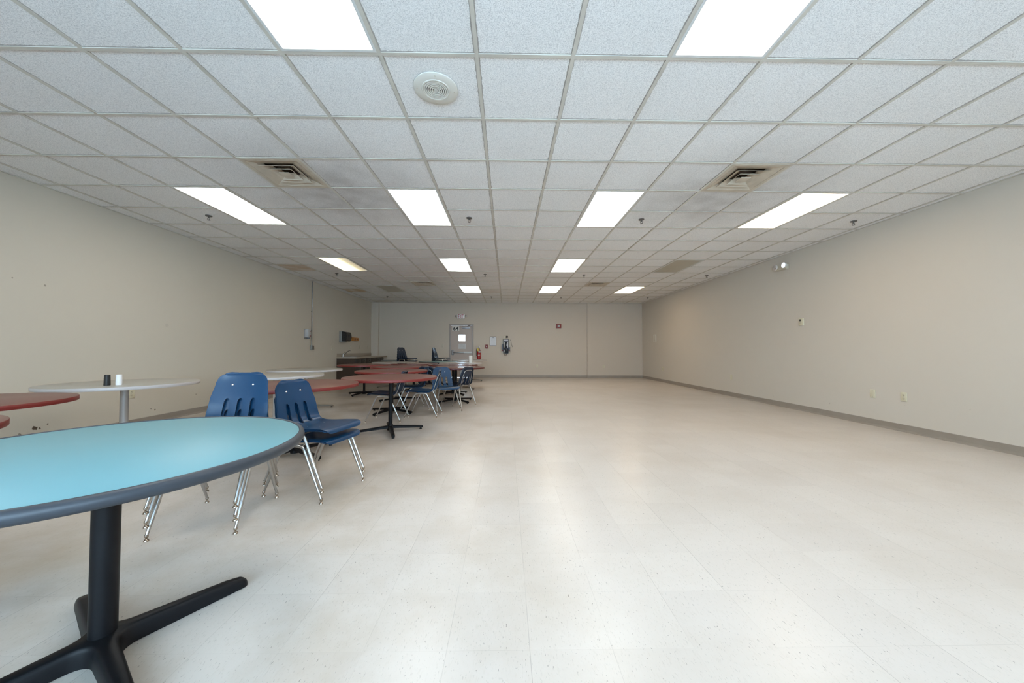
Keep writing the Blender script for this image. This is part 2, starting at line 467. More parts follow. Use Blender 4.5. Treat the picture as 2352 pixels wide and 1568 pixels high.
def text_mesh(name, body, size, mat, parent, loc, rot, extrude=0.002, width=None, height=None, bold=0.0):
    cu = bpy.data.curves.new(name, 'FONT'); cu.body = body; cu.size = size
    cu.extrude = extrude; cu.align_x = 'CENTER'; cu.align_y = 'CENTER'; cu.offset = bold
    tmp = bpy.data.objects.new(name + '_tmp', cu); COL.objects.link(tmp)
    dg = bpy.context.evaluated_depsgraph_get(); dg.update()
    me = bpy.data.meshes.new_from_object(tmp.evaluated_get(dg))
    bpy.data.objects.remove(tmp); bpy.data.curves.remove(cu)
    xs = [v.co.x for v in me.vertices]; ys = [v.co.y for v in me.vertices]
    cx, cy = (min(xs) + max(xs)) / 2, (min(ys) + max(ys)) / 2
    sx = width / (max(xs) - min(xs)) if width else 1
    sy = height / (max(ys) - min(ys)) if height else 1
    for v in me.vertices:
        v.co.x = (v.co.x - cx) * sx; v.co.y = (v.co.y - cy) * sy
    me.materials.clear(); me.materials.append(mat)
    me.name = name
    o = bpy.data.objects.new(name, me); COL.objects.link(o)
    o.parent = parent; o.location = loc; o.rotation_euler = rot
    return o

# ------------------------------------------------------------------ the room
bm = B(); box(bm, XL - 0.15, XR + 0.15, YF - 0.15, YB + 0.15, -0.12, 0.0)
struct('floor', bm, floor_material())

WALLC = (0.56, 0.485, 0.40)
bm = B(); box(bm, XL - 0.15, XL, YF - 0.15, YB + 0.15, 0, ZC + 0.3)
struct('wall_left', bm, wall_material('left_wall_paint', (0.56, 0.505, 0.42), (
    (XL, 4.02, 0.207, 0.022, 0.95), (XL, 4.06, 0.195, 0.012, 0.9), (XL, 4.13, 0.23, 0.008, 0.8), (XL, 3.90, 0.17, 0.012, 0.6),
    (XL, 5.36, 0.185, 0.012, 0.7), (XL, 5.30, 0.21, 0.008, 0.6), (XL, 4.067, 1.828, 0.010, 0.5), (XL, 5.507, 1.476, 0.03, 0.10),
    (XL, 3.80, 1.86, 0.008, 0.5), (XL, 6.05, 0.33, 0.010, 0.6), (XL, 4.33, 0.48, 0.008, 0.4))))
bm = B(); box(bm, XR, XR + 0.15, YF - 0.15, YB + 0.15, 0, ZC + 0.3)
struct('wall_right', bm, wall_material('right_wall_paint', (0.58, 0.53, 0.46)))

DX0, DX1, DZ = -2.255, -1.315, 2.115       # rough opening of the door in the back wall
bm = B()
box(bm, XL - 0.15, DX0, YB, YB + 0.15, 0, ZC + 0.3)
box(bm, DX1, XR + 0.15, YB, YB + 0.15, 0, ZC + 0.3)
box(bm, DX0, DX1, YB, YB + 0.15, DZ, ZC + 0.3)
struct('wall_back', bm, wall_material('back_wall_paint', WALLC))
M['wall'] = bpy.data.materials['back_wall_paint']
bm = B(); box(bm, 3.20, XR, YB - 0.05, YB, 0, ZC)
struct('trim_1', bm, M['wall'])
bm = B(); box(bm, XL, -5.02, YB - 0.10, YB, 0, ZC)
struct('trim_2', bm, M['wall'])

# wall behind the photographer with a wide shopfront window
WX0, WX1, WZ0, WZ1 = -3.6, 4.2, 0.75, 2.45
bm = B()
box(bm, XL, WX0, YF - 0.15, YF, 0, ZC + 0.3)
box(bm, WX1, XR, YF - 0.15, YF, 0, ZC + 0.3)
box(bm, WX0, WX1, YF - 0.15, YF, 0, WZ0)
box(bm, WX0, WX1, YF - 0.15, YF, WZ1, ZC + 0.3)
struct('wall_front', bm, M['wall'])
bm = B()
for xa in (WX0, -1.68, 0.26, 2.22, WX1 - 0.05): box(bm, xa, xa + 0.05, YF - 0.11, YF - 0.04, WZ0, WZ1)
for za in (WZ0, WZ1 - 0.05): box(bm, WX0, WX1, YF - 0.11, YF - 0.04, za, za + 0.05)
w = struct('window_1', bm, M['alu'])
bm = B(); box(bm, WX0, WX1, YF - 0.078, YF - 0.072, WZ0, WZ1)
finish('pane', bm, M['glass'], w, smooth=0)

# baseboards: a cove profile (height 0.10, thin, flared toe)
def baseboard(name, axis, plane, sign, a, b):
    prof = [(0, 0), (0.016, 0), (0.008, 0.012), (0.004, 0.03), (0.003, 0.095), (0, 0.10)]
    bm = B()
    pts = [(plane + sign * d, z) for d, z in prof]
    if axis == 'Y': prism(bm, pts, a, b, 'Y')
    else:
        lo = [bm.verts.new((a, p, z)) for p, z in pts]; hi = [bm.verts.new((b, p, z)) for p, z in pts]
        n = len(pts); bm.faces.new(lo); bm.faces.new(hi)
        for k in range(n): bm.faces.new((lo[k], lo[(k + 1) % n], hi[(k + 1) % n], hi[k]))
    return struct(name, bm, M['base'])
baseboard('baseboard_left', 'Y', XL, 1, YF, 10.92)
baseboard('baseboard_right', 'Y', XR, -1, YF, YB - 0.05)
baseboard('baseboard_back', 'X', YB, -1, -1.295, 3.20)
baseboard('baseboard_back_bay', 'X', YB - 0.05, -1, 3.20, XR)
baseboard('baseboard_back_corner', 'X', YB, -1, -5.02, DX0 - 0.02)

# ceiling: one grid of tiles and bars
IMIN, IMAX, JMIN, JMAX = -8, 9, -7, 19
def gx(i): return GX0 + i * T
def gy(j): return GY0 + j * T
LIGHTS = {}                             # (column, first row) -> state
for j0 in (-2, 3, 8, 13):
    for i in (-6, -2, 2, 6):
        LIGHTS[(i, j0)] = 'cool'
LIGHTS[(-2, 13)] = 'mild'; LIGHTS[(2, 13)] = 'mild'; LIGHTS[(2, 8)] = 'mild'
LIGHTS[(6, 3)] = 'warm'; LIGHTS[(-6, 8)] = 'half'; LIGHTS[(-2, 8)] = 'fade'; LIGHTS[(6, 8)] = 'off'
LIGHTS[(-6, 13)] = 'off'; LIGHTS[(6, 13)] = 'warm'
VENTS = [(-4, 2), (4, 2), (-4, 12), (4, 12)]
holes = set()
for (i, j) in LIGHTS: holes.add((i, j)); holes.add((i, j + 1))
for v in VENTS: holes.add(v)
stain = lambda i, j, a: (gx(i), gx(i + 1), gy(j), gy(j + 1), a)
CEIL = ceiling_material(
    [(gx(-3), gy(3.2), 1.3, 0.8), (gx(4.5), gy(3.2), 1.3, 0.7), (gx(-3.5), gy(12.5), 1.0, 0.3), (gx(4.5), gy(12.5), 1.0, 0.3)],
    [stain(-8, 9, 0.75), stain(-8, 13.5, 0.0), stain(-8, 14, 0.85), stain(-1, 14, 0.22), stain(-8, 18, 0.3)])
bm = B()
TZ = ZC + 0.007
xs = [XL] + [gx(i) for i in range(IMIN, IMAX + 1)] + [XR]
ys = [YF] + [gy(j) for j in range(JMIN, JMAX + 1)] + [YB]
for a in range(len(xs) - 1):
    for b_ in range(len(ys) - 1):
        i, j = IMIN + a - 1, JMIN + b_ - 1
        if (i, j) in holes: continue
        x0, x1, y0, y1 = xs[a], xs[a + 1], ys[b_], ys[b_ + 1]
        if y1 <= y0 or x1 <= x0: continue
        bm.faces.new([bm.verts.new(p) for p in ((x0, y0, TZ), (x1, y0, TZ), (x1, y1, TZ), (x0, y1, TZ))])
hw = 0.0119
def in_light(i, j):                     # the bar between the two halves of a light panel is left out
    return any(j == jj + 1 and i == ii for (ii, jj) in LIGHTS)
for i in range(IMIN, IMAX + 1):
    box(bm, gx(i) - hw, gx(i) + hw, YF, YB, ZC, ZC + 0.006, mi=1)
for j in range(JMIN, JMAX + 1):
    if gy(j) < YF or gy(j) > YB: continue
    for a in range(len(xs) - 1):
        i = IMIN + a - 1
        if in_light(i, j): continue
        x0, x1 = xs[a], xs[a + 1]
        x0 += hw if a else 0; x1 -= hw if a < len(xs) - 2 else 0
        box(bm, x0, x1, gy(j) - hw, gy(j) + hw, ZC + 0.0004, ZC + 0.006, mi=1)
box(bm, XL, XL + 0.022, YF, YB, ZC, ZC + 0.006, mi=1)
box(bm, XR - 0.022, XR, YF, YB, ZC, ZC + 0.006, mi=1)
box(bm, XL + 0.022, XR - 0.022, YB - 0.022, YB, ZC, ZC + 0.006, mi=1)
me_tmp = bpy.data.meshes.new('ceiling'); 
bm.normal_update()
bm.to_mesh(me_tmp); bm.free()
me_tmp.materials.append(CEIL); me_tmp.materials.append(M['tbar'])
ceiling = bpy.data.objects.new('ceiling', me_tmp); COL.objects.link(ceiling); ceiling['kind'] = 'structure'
# plenum deck above the tiles, so nothing leaks in
bm = B(); box(bm, XL - 0.15, XR + 0.15, YF - 0.15, YB + 0.15, ZC + 0.3, ZC + 0.4)
struct('trim_3', bm, M['wall'])

# ------------------------------------------------------------------ ceiling lights
def lens_mat(name, col, strength, grad=None):
    m, nt, b = new_mat(name)
    b.inputs['Base Color'].default_value = (0.6, 0.6, 0.58, 1)
    b.inputs['Roughness'].default_value = 0.35
    b.inputs['Emission Color'].default_value = (*col, 1)
    tc = N(nt, 'ShaderNodeTexCoord')
    n = N(nt, 'ShaderNodeTexVoronoi'); n.inputs['Scale'].default_value = 90
    nt.links.new(tc.outputs['Object'], n.inputs['Vector'])
    v = math_node(nt, 'ADD', math_node(nt, 'MULTIPLY', n.outputs['Distance'], 0.1), 0.96)
    if grad:                            # only the tube on one side burns
        sp = N(nt, 'ShaderNodeSeparateXYZ'); nt.links.new(tc.outputs['Object'], sp.inputs[0])
        c = ramp(nt, math_node(nt, 'ADD', math_node(nt, 'DIVIDE', sp.outputs['X'], T), 0.5), grad)
        v = math_node(nt, 'MULTIPLY', v, c)
    nt.links.new(math_node(nt, 'MULTIPLY', v, strength), b.inputs['Emission Strength'])
    return m
LS = 6.2
LM = {'cool': lens_mat('cool_white_lens', (1.0, 0.965, 0.89), LS),
      'mild': lens_mat('neutral_white_lens', (1.0, 0.93, 0.81), LS * 1.1),
      'warm': lens_mat('warm_white_lens', (1.0, 0.76, 0.50), LS * 0.85),
      'half': lens_mat('half_lit_lens', (1.0, 0.85, 0.52), LS * 0.55, [(0.0, g(1)), (0.4, g(0.6)), (0.72, g(0.12)), (1.0, g(0.04))]),
      'fade': lens_mat('fading_lens', (0.97, 0.98, 0.93), LS * 0.7, [(0.0, g(0.10)), (0.3, g(0.22)), (0.6, g(0.9)), (1.0, g(1))]),
      'off': M['dead_lens']}
ROWN = {-2: 'nearest row', 3: 'second nearest row', 8: 'third nearest row', 13: 'farthest row'}
COLN = {-6: 'leftmost', -2: 'second from left', 2: 'third from left', 6: 'rightmost'}
LOOK = {'mild': 'glowing white', 'cool': 'glowing white', 'warm': 'warm cream glowing', 'half': 'yellowish half lit', 'fade': 'left side dimmed white', 'off': 'unlit beige'}
def make_light(i, j):
    st = LIGHTS[(i, j)]
    cx, cy = gx(i + 0.5), gy(j + 1)
    t = thing('ceiling_light', '%s ceiling panel, %s of four in the %s' % (LOOK[st], COLN[i], ROWN[j]), 'ceiling light', (cx, cy, ZC), 0, 'recessed ceiling light panels')
    hx, hy = T / 2 - hw, T - hw
    bm = B(); fw = 0.018
    box(bm, -hx, -hx + fw, -hy, hy, -0.001, 0.05); box(bm, hx - fw, hx, -hy, hy, -0.001, 0.05)
    box(bm, -hx + fw, hx - fw, -hy, -hy + fw, -0.001, 0.05); box(bm, -hx + fw, hx - fw, hy - fw, hy, -0.001, 0.05)
    finish('frame', bm, M['frame_white'], t, smooth=0)
    bm = B(); box(bm, -hx + fw, hx - fw, -hy + fw, hy - fw, 0.004, 0.010)
    finish('diffuser', bm, LM[st], t, smooth=0)
    return t
for key in sorted(LIGHTS):
    make_light(*key)

# ------------------------------------------------------------------ air diffusers
def make_vent(i, j, label):
    t = thing('air_diffuser', label, 'ceiling vent', (gx(i + 0.5), gy(j + 0.5), ZC), 0, 'square ceiling air diffusers')
    h = T / 2 - hw
    bm = B(); fw = 0.036
    for (a, b_, c, d) in ((-h, -h + fw, -h, h), (h - fw, h, -h, h), (-h + fw, h - fw, -h, -h + fw), (-h + fw, h - fw, h - fw, h)):
        box(bm, a, b_, c, d, -0.002, 0.012)
    finish('frame', bm, M['vent'], t, smooth=0)
    bm = B(); box(bm, -h, h, -h, h, 0.075, 0.085)
    finish('throat', bm, M['vent_dark'], t, smooth=0)
    for r0, r1, z0, z1 in ((0.252, 0.172, 0.036, 0.002), (0.178, 0.108, 0.042, -0.002), (0.112, 0.060, 0.040, -0.006)):
        bm = B()                        # each cone: an open sloping square ring with a lip
        loops = [(r1 * 0.86, z0), (r0 * 0.93, z1 + 0.006), (r0, z1), (r0, z1 - 0.003), (r0 * 0.93, z1 + 0.002), (r1 * 0.86, z0 - 0.004)]
        rings = [[bm.verts.new((sx * r, sy * r, z)) for sx, sy in ((-1, -1), (1, -1), (1, 1), (-1, 1))] for r, z in loops]
        for q in range(len(rings)):
            ra, rb = rings[q], rings[(q + 1) % len(rings)]
            for k in range(4): bm.faces.new((ra[k], ra[(k + 1) % 4], rb[(k + 1) % 4], rb[k]))
        finish('louvre_ring', bm, M['vent'], t, smooth=0)
    bm = B(); box(bm, -0.052, 0.052, -0.052, 0.052, -0.012, -0.006, 0.002)
    finish('center_plate', bm, M['vent'], t, smooth=0)
    return t
make_vent(-4, 2, 'dusty square air diffuser in the ceiling, near left above the leftmost lit panel')
make_vent(4, 2, 'dusty square air diffuser in the ceiling, near right beside the warm light panel')
make_vent(-4, 12, 'small distant square air diffuser in the ceiling, left beside an unlit grey panel')
make_vent(4, 12, 'small distant square air diffuser in the ceiling, right between far lit panels')

# ------------------------------------------------------------------ round speaker grille
sp_ = thing('ceiling_speaker', 'round cream speaker grille set in a near ceiling tile', 'ceiling speaker', (-0.508, 2.444, ZC))
bm = B()
lathe(bm, [(0.155, 0.004), (0.155, -0.002), (0.150, -0.005), (0.100, -0.006), (0.097, -0.010), (0.090, -0.010), (0.084, -0.004), (0.084, 0.003)], 64)
finish('flange', bm, M['cream'], sp_)
bm = B(); lathe(bm, [(0, 0.0035), (0.084, 0.0035)], 48)
finish('backing', bm, M['slot'], sp_)
bm = B()
for r in (0.012, 0.026, 0.040, 0.054, 0.068, 0.080):
    ri, ro = r - 0.0045, r + 0.0045
    lathe(bm, [(ri, 0.001), (ro, 0.001), (ro, -0.009), (ri, -0.009)], 48, close=True)
for k in range(6):
    a = 2 * pi * k / 6 + 0.52
    tube(bm, [(0.008 * cos(a), 0.008 * sin(a), -0.002), (0.085 * cos(a), 0.085 * sin(a), -0.002)], 0.003, 6)
lathe(bm, [(0, -0.009), (0.010, -0.009), (0.010, 0.001)], 24)
finish('grille', bm, M['cream'], sp_)
for k in range(4):
    a = pi / 2 * k + 0.15
    bm = B(); lathe(bm, [(0, -0.009), (0.004, -0.008), (0.005, -0.005)], 10, (0.13 * cos(a), 0.13 * sin(a), 0))
    finish('screw', bm, M['vent'], sp_)

# ------------------------------------------------------------------ sprinklers
def make_sprinkler():
    t = thing('ceiling_sprinkler', '', 'sprinkler', (0, 0, 0), 0, 'ceiling sprinkler heads')
    bm = B(); lathe(bm, [(0, 0.004), (0.040, 0.004), (0.040, -0.003), (0.032, -0.009), (0.012, -0.011), (0, -0.011)], 20)
    finish('escutcheon', bm, M['sprinkler'], t)
    bm = B()
    lathe(bm, [(0.009, -0.009), (0.009, -0.03), (0, -0.03)], 12)
    for s in (-1, 1): tube(bm, [(s * 0.009, 0, -0.02), (s * 0.016, 0, -0.038), (s * 0.004, 0, -0.056)], 0.0035, 6)
    finish('body', bm, M['sprinkler'], t)
    bm = B(); lathe(bm, [(0, -0.053), (0.018, -0.055), (0.020, -0.058), (0, -0.060)], 16)
    finish('deflector', bm, M['sprinkler'], t)
    return t
spr0 = make_sprinkler(); first = True
for yy, rown in ((4.87, 'nearest row'), (8.53, 'middle row'), (12.15, 'farthest row')):
    for xx, coln in ((-4.15, 'leftmost'), (-0.53, 'second from left'), (1.91, 'third from left'), (4.97, 'rightmost')):
        lab = 'dark ceiling sprinkler head, %s of the four in the %s' % (coln, rown)
        if first: spr0.location = (xx, yy, ZC); spr0['label'] = lab; first = False
        else: dup(spr0, (xx, yy, ZC), 0, lab, 'ceiling sprinkler heads')

# ------------------------------------------------------------------ school chairs
def make_chair():
    """front towards local +Y, origin on the floor between the feet"""
    t = thing('school_chair', '', 'chair')
    prof = catmull([(0.262, 0.3980), (0.258, 0.4140), (0.242, 0.4260), (0.20, 0.4320), (0.11, 0.4280), (0.02, 0.4210), (-0.06, 0.4170),
                    (-0.115, 0.4200), (-0.150, 0.4320), (-0.176, 0.4590), (-0.193, 0.5020), (-0.208, 0.5520), (-0.224, 0.6070), (-0.240, 0.6620),
                    (-0.254, 0.7140), (-0.262, 0.7450), (-0.266, 0.7590), (-0.270, 0.7680)], 3)
    nr = len(prof)
    # arc length and half width
    s = [0.0]
    for a, b in zip(prof, prof[1:]): s.append(s[-1] + (b - a).length)
    L = s[-1]
    def hwid(q):
        f = q / L
        keys = [(0, .190), (.1, .197), (.25, .198), (.42, .197), (.5, .196), (.6, .193), (.75, .184), (.9, .166), (1, .155)]
        for (a, wa), (b, wb) in zip(keys, keys[1:]):
            if f <= b:
                u = (f - a) / (b - a); u = u * u * (3 - 2 * u); return wa + (wb - wa) * u
        return keys[-1][1]
    def corner(q):
        r0, r1 = 0.050, 0.075
        d = q
        c = 0
        if d < r0: c = r0 - sqrt(max(0, r0 * r0 - (r0 - d) ** 2))
        d = L - q
        if d < r1: c = r1 - sqrt(max(0, r1 * r1 - (r1 - d) ** 2))
        return c
    ts = [-1, -.92, -.80, -.68, -.55, -.345, -.22, -.105, .105, .22, .345, .55, .68, .80, .92, 1]
    bm = B()
    grid = []; nor = []
    z_back = 0.47
    # slot rows: arc window in the lower back
    zrow = [p.y for p in prof]
    rows_slot = [k for k in range(nr) if prof[k].x < -0.135 and 0.424 < zrow[k] < 0.590]
    k0, k1 = rows_slot[0], rows_slot[-1]
    slots = [(4, 5), (7, 8), (10, 11)]
    for k in range(nr):
        p = prof[k]
        d = (prof[min(k + 1, nr - 1)] - prof[max(k - 1, 0)]).normalized()
        n = Vector((0, d.y, -d.x)) if False else Vector((0, -d.y * -1, 0))
        # normal on the sitter's side (up on the seat, forwards on the back)
        n = Vector((0, d.y, -d.x))
        w = hwid(s[k]) - corner(s[k])
        up = min(1, max(0, (p.y - 0.432) / 0.12))
        dish = 0.016 * up + 0.006 * (1 - up)
        endfade = min(1, s[k] / 0.06)
        row = []
        for c, tt in enumerate(ts):
            x = tt * w
            if k in (k0, k1):
                for (a, b) in slots:
                    if c in (a, b): x += (0.35 if c == a else -0.35) * (ts[b] - ts[a]) * w * 0.9
            y, z = p.x, p.y
            off = dish * (tt * tt) * endfade * (0.6 if k > nr - 6 else 1)
            row.append(bm.verts.new((x, y + n.y * off, z + n.z * off)))
        grid.append(row); nor.append(n)
    for k in range(nr - 1):
        for c in range(len(ts) - 1):
            if k0 <= k < k1 and any(c == a for a, b in slots): continue
            bm.faces.new((grid[k][c], grid[k][c + 1], grid[k + 1][c + 1], grid[k + 1][c]))
    def flange(loop, norms, rings, sign=1):
        prev = loop; m = len(loop)
        outs = []
        for q in range(m):
            tg = (loop[(q + 1) % m].co - loop[(q - 1) % m].co).normalized()
            outs.append(tg.cross(norms[q]).normalized() * sign)
        base = [v.co.copy() for v in loop]
        for (o, dpt) in rings:
            cur = [bm.verts.new(base[q] + outs[q] * o - norms[q] * dpt) for q in range(m)]
            for q in range(m):
                bm.faces.new((prev[q], prev[(q + 1) % m], cur[(q + 1) % m], cur[q]))
            prev = cur
    c1 = len(ts) - 1
    loop, nl = [], []
    for c in range(c1 + 1): loop.append(grid[0][c]); nl.append(nor[0])
    for k in range(1, nr): loop.append(grid[k][c1]); nl.append(nor[k])
    for c in range(c1 - 1, -1, -1): loop.append(grid[nr - 1][c]); nl.append(nor[nr - 1])
    for k in range(nr - 2, 0, -1): loop.append(grid[k][0]); nl.append(nor[k])
    flange(loop, nl, [(0.005, 0.001), (0.009, 0.005), (0.0105, 0.011), (0.0110, 0.017), (0.0095, 0.019), (0.007, 0.017), (0.006, 0.011)])
    for (a, b) in slots:
        loop, nl = [], []
        for c in (a, b): loop.append(grid[k0][c]); nl.append(nor[k0])
        for k in range(k0 + 1, k1): loop.append(grid[k][b]); nl.append(nor[k])
        for c in (b, a): loop.append(grid[k1][c]); nl.append(nor[k1])
        for k in range(k1 - 1, k0, -1): loop.append(grid[k][a]); nl.append(nor[k])
        flange(loop, nl, [(-0.002, 0.002), (-0.003, 0.008), (-0.0035, 0.016)])
    shell = finish('shell', bm, M['blue'], t, smooth=50)
    sol = shell.modifiers.new('thickness', 'SOLIDIFY'); sol.thickness = 0.0035; sol.offset = 0
    # chrome legs with swivel glides
    for sx in (-1, 1):
        for sy in (-1, 1):
            foot = Vector((sx * 0.226, sy * 0.258, 0.030))
            path = catmull([(sx * 0.2235, sy * 0.0, 0.3940), (sx * 0.2235, sy * 0.060, 0.3930), (sx * 0.2235, sy * 0.095, 0.3800), (sx * 0.2235, sy * 0.113, 0.3470)], 4)
            end = path[-1]
            path += [end.lerp(foot, q) for q in (0.25, 0.5, 0.62, 0.85, 1.0)]
            rad = [0.0120] * (len(path) - 3) + [0.0112, 0.0088, 0.0078]
            bm = B(); tube(bm, path, rad, 12)
            leg = finish('leg', bm, M['chrome'], t, smooth=60)
            bm = B()
            tx, ty = foot.x, foot.y
            lathe(bm, [(0, 0.036), (0.0095, 0.036), (0.0105, 0.030), (0.0095, 0.024), (0.0055, 0.021), (0.0050, 0.014), (0.0100, 0.010), (0.0128, 0.004), (0.0132, 0.0), (0, 0.0)], 16, (tx, ty, 0))
            finish('glide', bm, M['nickel'], leg, smooth=50)
    bm = B()
    for yy in (-0.055, 0.055):
        tube(bm, [(-0.2235, yy, 0.3920), (-0.14, yy, 0.3980), (0.14, yy, 0.3980), (0.2235, yy, 0.3920)], 0.007, 8)
    finish('seat_frame', bm, M['chrome'], t, smooth=60)
    bm = B()
    path = catmull([(-0.1280, -0.0500, 0.4020), (-0.1300, -0.1250, 0.4020), (-0.1310, -0.1600, 0.4190), (-0.1300, -0.1835, 0.4520), (-0.1280, -0.2000, 0.5020), (-0.1240, -0.2155, 0.5570), (-0.1180, -0.2310, 0.6070), (-0.1100, -0.2480, 0.6570), (-0.0920, -0.2595, 0.6920), (-0.0500, -0.2660, 0.7040), (0.0500, -0.2660, 0.7040), (0.0920, -0.2595, 0.6920), (0.1100, -0.2480, 0.6570), (0.1180, -0.2310, 0.6070), (0.1240, -0.2155, 0.5570), (0.1280, -0.2000, 0.5020), (0.1300, -0.1835, 0.4520), (0.1310, -0.1600, 0.4190), (0.1300, -0.1250, 0.4020), (0.1280, -0.0500, 0.4020)], 3)
    tube(bm, path, 0.0058, 8)
    finish('back_frame', bm, M['chrome'], t, smooth=60)
    for sx in (-1, 1):
        bm = B(); lathe(bm, [(0.0085, -0.002), (0.0075, 0.002), (0.004, 0.0045), (0, 0.005)], 12, (0, 0, 0), 'Y')
        rv = finish('rivet', bm, M['rivet'], t, smooth=60, loc=(sx * 0.066, -0.2405, 0.6820)); rv.rotation_euler = (radians(15), 0, 0)
        for yy in (0.10, -0.02):
            bm = B(); lathe(bm, [(0.007, -0.002), (0.006, 0.001), (0.003, 0.003), (0, 0.0035)], 10)
            finish('rivet', bm, M['rivet'], t, smooth=60, loc=(sx * 0.085, yy, 0.4275 if yy > 0 else 0.4195))
    return t

chair0 = make_chair(); used = [False]
def place_chair(x, y, fwd, label, group, navy=False, z=0.0):
    rz = atan2(fwd[1], fwd[0]) - pi / 2
    if not used[0]:
        used[0] = True
        c = chair0; c.location = (x, y, z); c.rotation_euler = (0, 0, rz); c['label'] = label; c['group'] = group
    else:
        c = dup(chair0, (x, y, z), rz, label, group)
    if navy: recolour(c, M['blue'], M['navy'])
    return c
PITCH, SLIDE = 0.080, 0.0045
def stack(x, y, fwd, labels, group, navy=False):
    f = Vector((fwd[0], fwd[1])).normalized()
    for k, lab in enumerate(labels):
        place_chair(x + f.x * SLIDE * k, y + f.y * SLIDE * k, f, lab, group, navy, k * PITCH)
stack(-1.88, 2.345, (0.17, -0.985), ['lowest blue plastic chair of the three stacked behind the turquoise table',
      'middle blue plastic chair of the three stacked behind the turquoise table',
      'top blue plastic chair of the three stacked behind the turquoise table'], 'chairs stacked behind the turquoise table')
stack(-1.508, 2.815, (0.965, -0.26), ['lower blue plastic chair of the two stacked at the turquoise table end',
      'upper blue plastic chair of the two stacked at the turquoise table end'], 'chairs stacked at the turquoise table end')
G1 = 'loose chairs among the red tables'
place_chair(-1.86, 5.522, (-1, 0.0), 'navy plastic chair turned left between the two front red tables', G1, True)
place_chair(-1.378, 5.872, (-1, 0.0), 'blue plastic chair in side view facing left behind the nearest red table', G1)
place_chair(-1.755, 6.575, (-0.9, -0.43), 'blue plastic chair mostly hidden under the second red table', G1)
place_chair(-1.115, 6.40, (0.46, -0.886), 'blue plastic chair facing the camera with see-through slots', G1)
place_chair(-0.945, 6.91, (-0.82, 0.57), 'navy plastic chair seen from behind with chrome back loop, rightmost', G1, True)
place_chair(-1.55, 7.13, (0.1, 0.99), 'navy plastic chair seen from behind, hidden behind the chair facing the camera', G1, True)
ORD = ['lowest', 'second from bottom', 'third from bottom', 'fourth from bottom', 'second from top', 'top']
stack(-3.17, 11.08, (0.90, -0.43), [o + ' dark navy chair of the left back stack near the sink counter' for o in ORD], 'left back stack of navy chairs', True)
stack(-2.22, 11.76, (0.995, -0.10), [o + ' dark navy chair of the right back stack near the exit door' for o in ORD], 'right back stack of navy chairs', True)

# ------------------------------------------------------------------ tables
R_TOP = 0.607
def round_top(t, top_mat, edge_mat, th=0.032, seg=96):
    bm = B(); lathe(bm, [(0, TOP - th), (R_TOP - 0.004, TOP - th), (R_TOP - 0.0015, TOP - th), (R_TOP - 0.0015, TOP - 0.0005), (R_TOP - 0.003, TOP), (0, TOP)], seg)
    finish('tabletop', bm, top_mat, t, smooth=30)
    bm = B(); lathe(bm, [(R_TOP - 0.0014, TOP - th - 0.0004), (R_TOP, TOP - th + 0.002), (R_TOP, TOP - 0.002), (R_TOP - 0.0014, TOP - 0.0004)], seg)
    finish('edge_band', bm, edge_mat, t, smooth=60)

def arm_mesh(ang, L, w0, w1, z0, z1, th):
    """a sloping tapered base arm, wider and higher at the hub"""
    bm = B()
    secs = []
    for q in (0.0, 0.12, 0.4, 0.75, 0.97, 1.0):
        r = 0.02 + (L - 0.02) * q
        w = w0 + (w1 - w0) * q
        if q == 1.0: w *= 0.8
        zt = z0 + (z1 - z0) * q - (0.004 if q == 1.0 else 0)
        zb = max(0.016, zt - th * (1 - 0.25 * q))
        pts = []
        for (a, b) in ((-1, 0), (-1, 0.72), (-0.62, 1), (0.62, 1), (1, 0.72), (1, 0)):
            v = Vector((r, a * w / 2, zb + (zt - zb) * b))
            pts.append(bm.verts.new(Matrix.Rotation(ang, 3, 'Z') @ v))
        secs.append(pts)
    for p, q in zip(secs, secs[1:]):
        n = len(p)
        for k in range(n): bm.faces.new((p[k], p[(k + 1) % n], q[(k + 1) % n], q[k]))
    bm.faces.new(secs[0]); bm.faces.new(secs[-1])
    return bm

def pedestal(t, ang, pole_r, pole_mat, base_mat, arm_len):
    bm = B(); tube(bm, [(0, 0, 0.03), (0, 0, 0.70)], pole_r, 24)
    finish('pole', bm, pole_mat, t, smooth=40)
    bm = B()
    for k in range(2):
        a = ang + k * pi / 2
        m = Matrix.Rotation(a, 4, 'Z')
        vs = box(bm, -0.27, 0.27, -0.025, 0.025, 0.685, 0.7032)
        for v in vs: v.co = m @ v.co
    finish('mounting_plate', bm, M['black_metal'], t, smooth=0)
    bm = B(); lathe(bm, [(pole_r + 0.004, 0.095), (pole_r + 0.010, 0.085), (pole_r + 0.016, 0.05), (pole_r + 0.016, 0.020), (0, 0.020)], 24)
    finish('hub', bm, base_mat, t, smooth=40)
    for k in range(4):
        a = ang + k * pi / 2
        leg = finish('leg', arm_mesh(a, arm_len, 0.058, 0.040, 0.082, 0.047, 0.036), base_mat, t, smooth=30)
        bm = B(); lathe(bm, [(0.010, 0.03), (0.010, 0.014), (0.017, 0.012), (0.018, 0.0), (0, 0.0)], 14, ((arm_len - 0.03) * cos(a), (arm_len - 0.03) * sin(a), 0))
        finish('glide', bm, M['rubber'], leg, smooth=40)

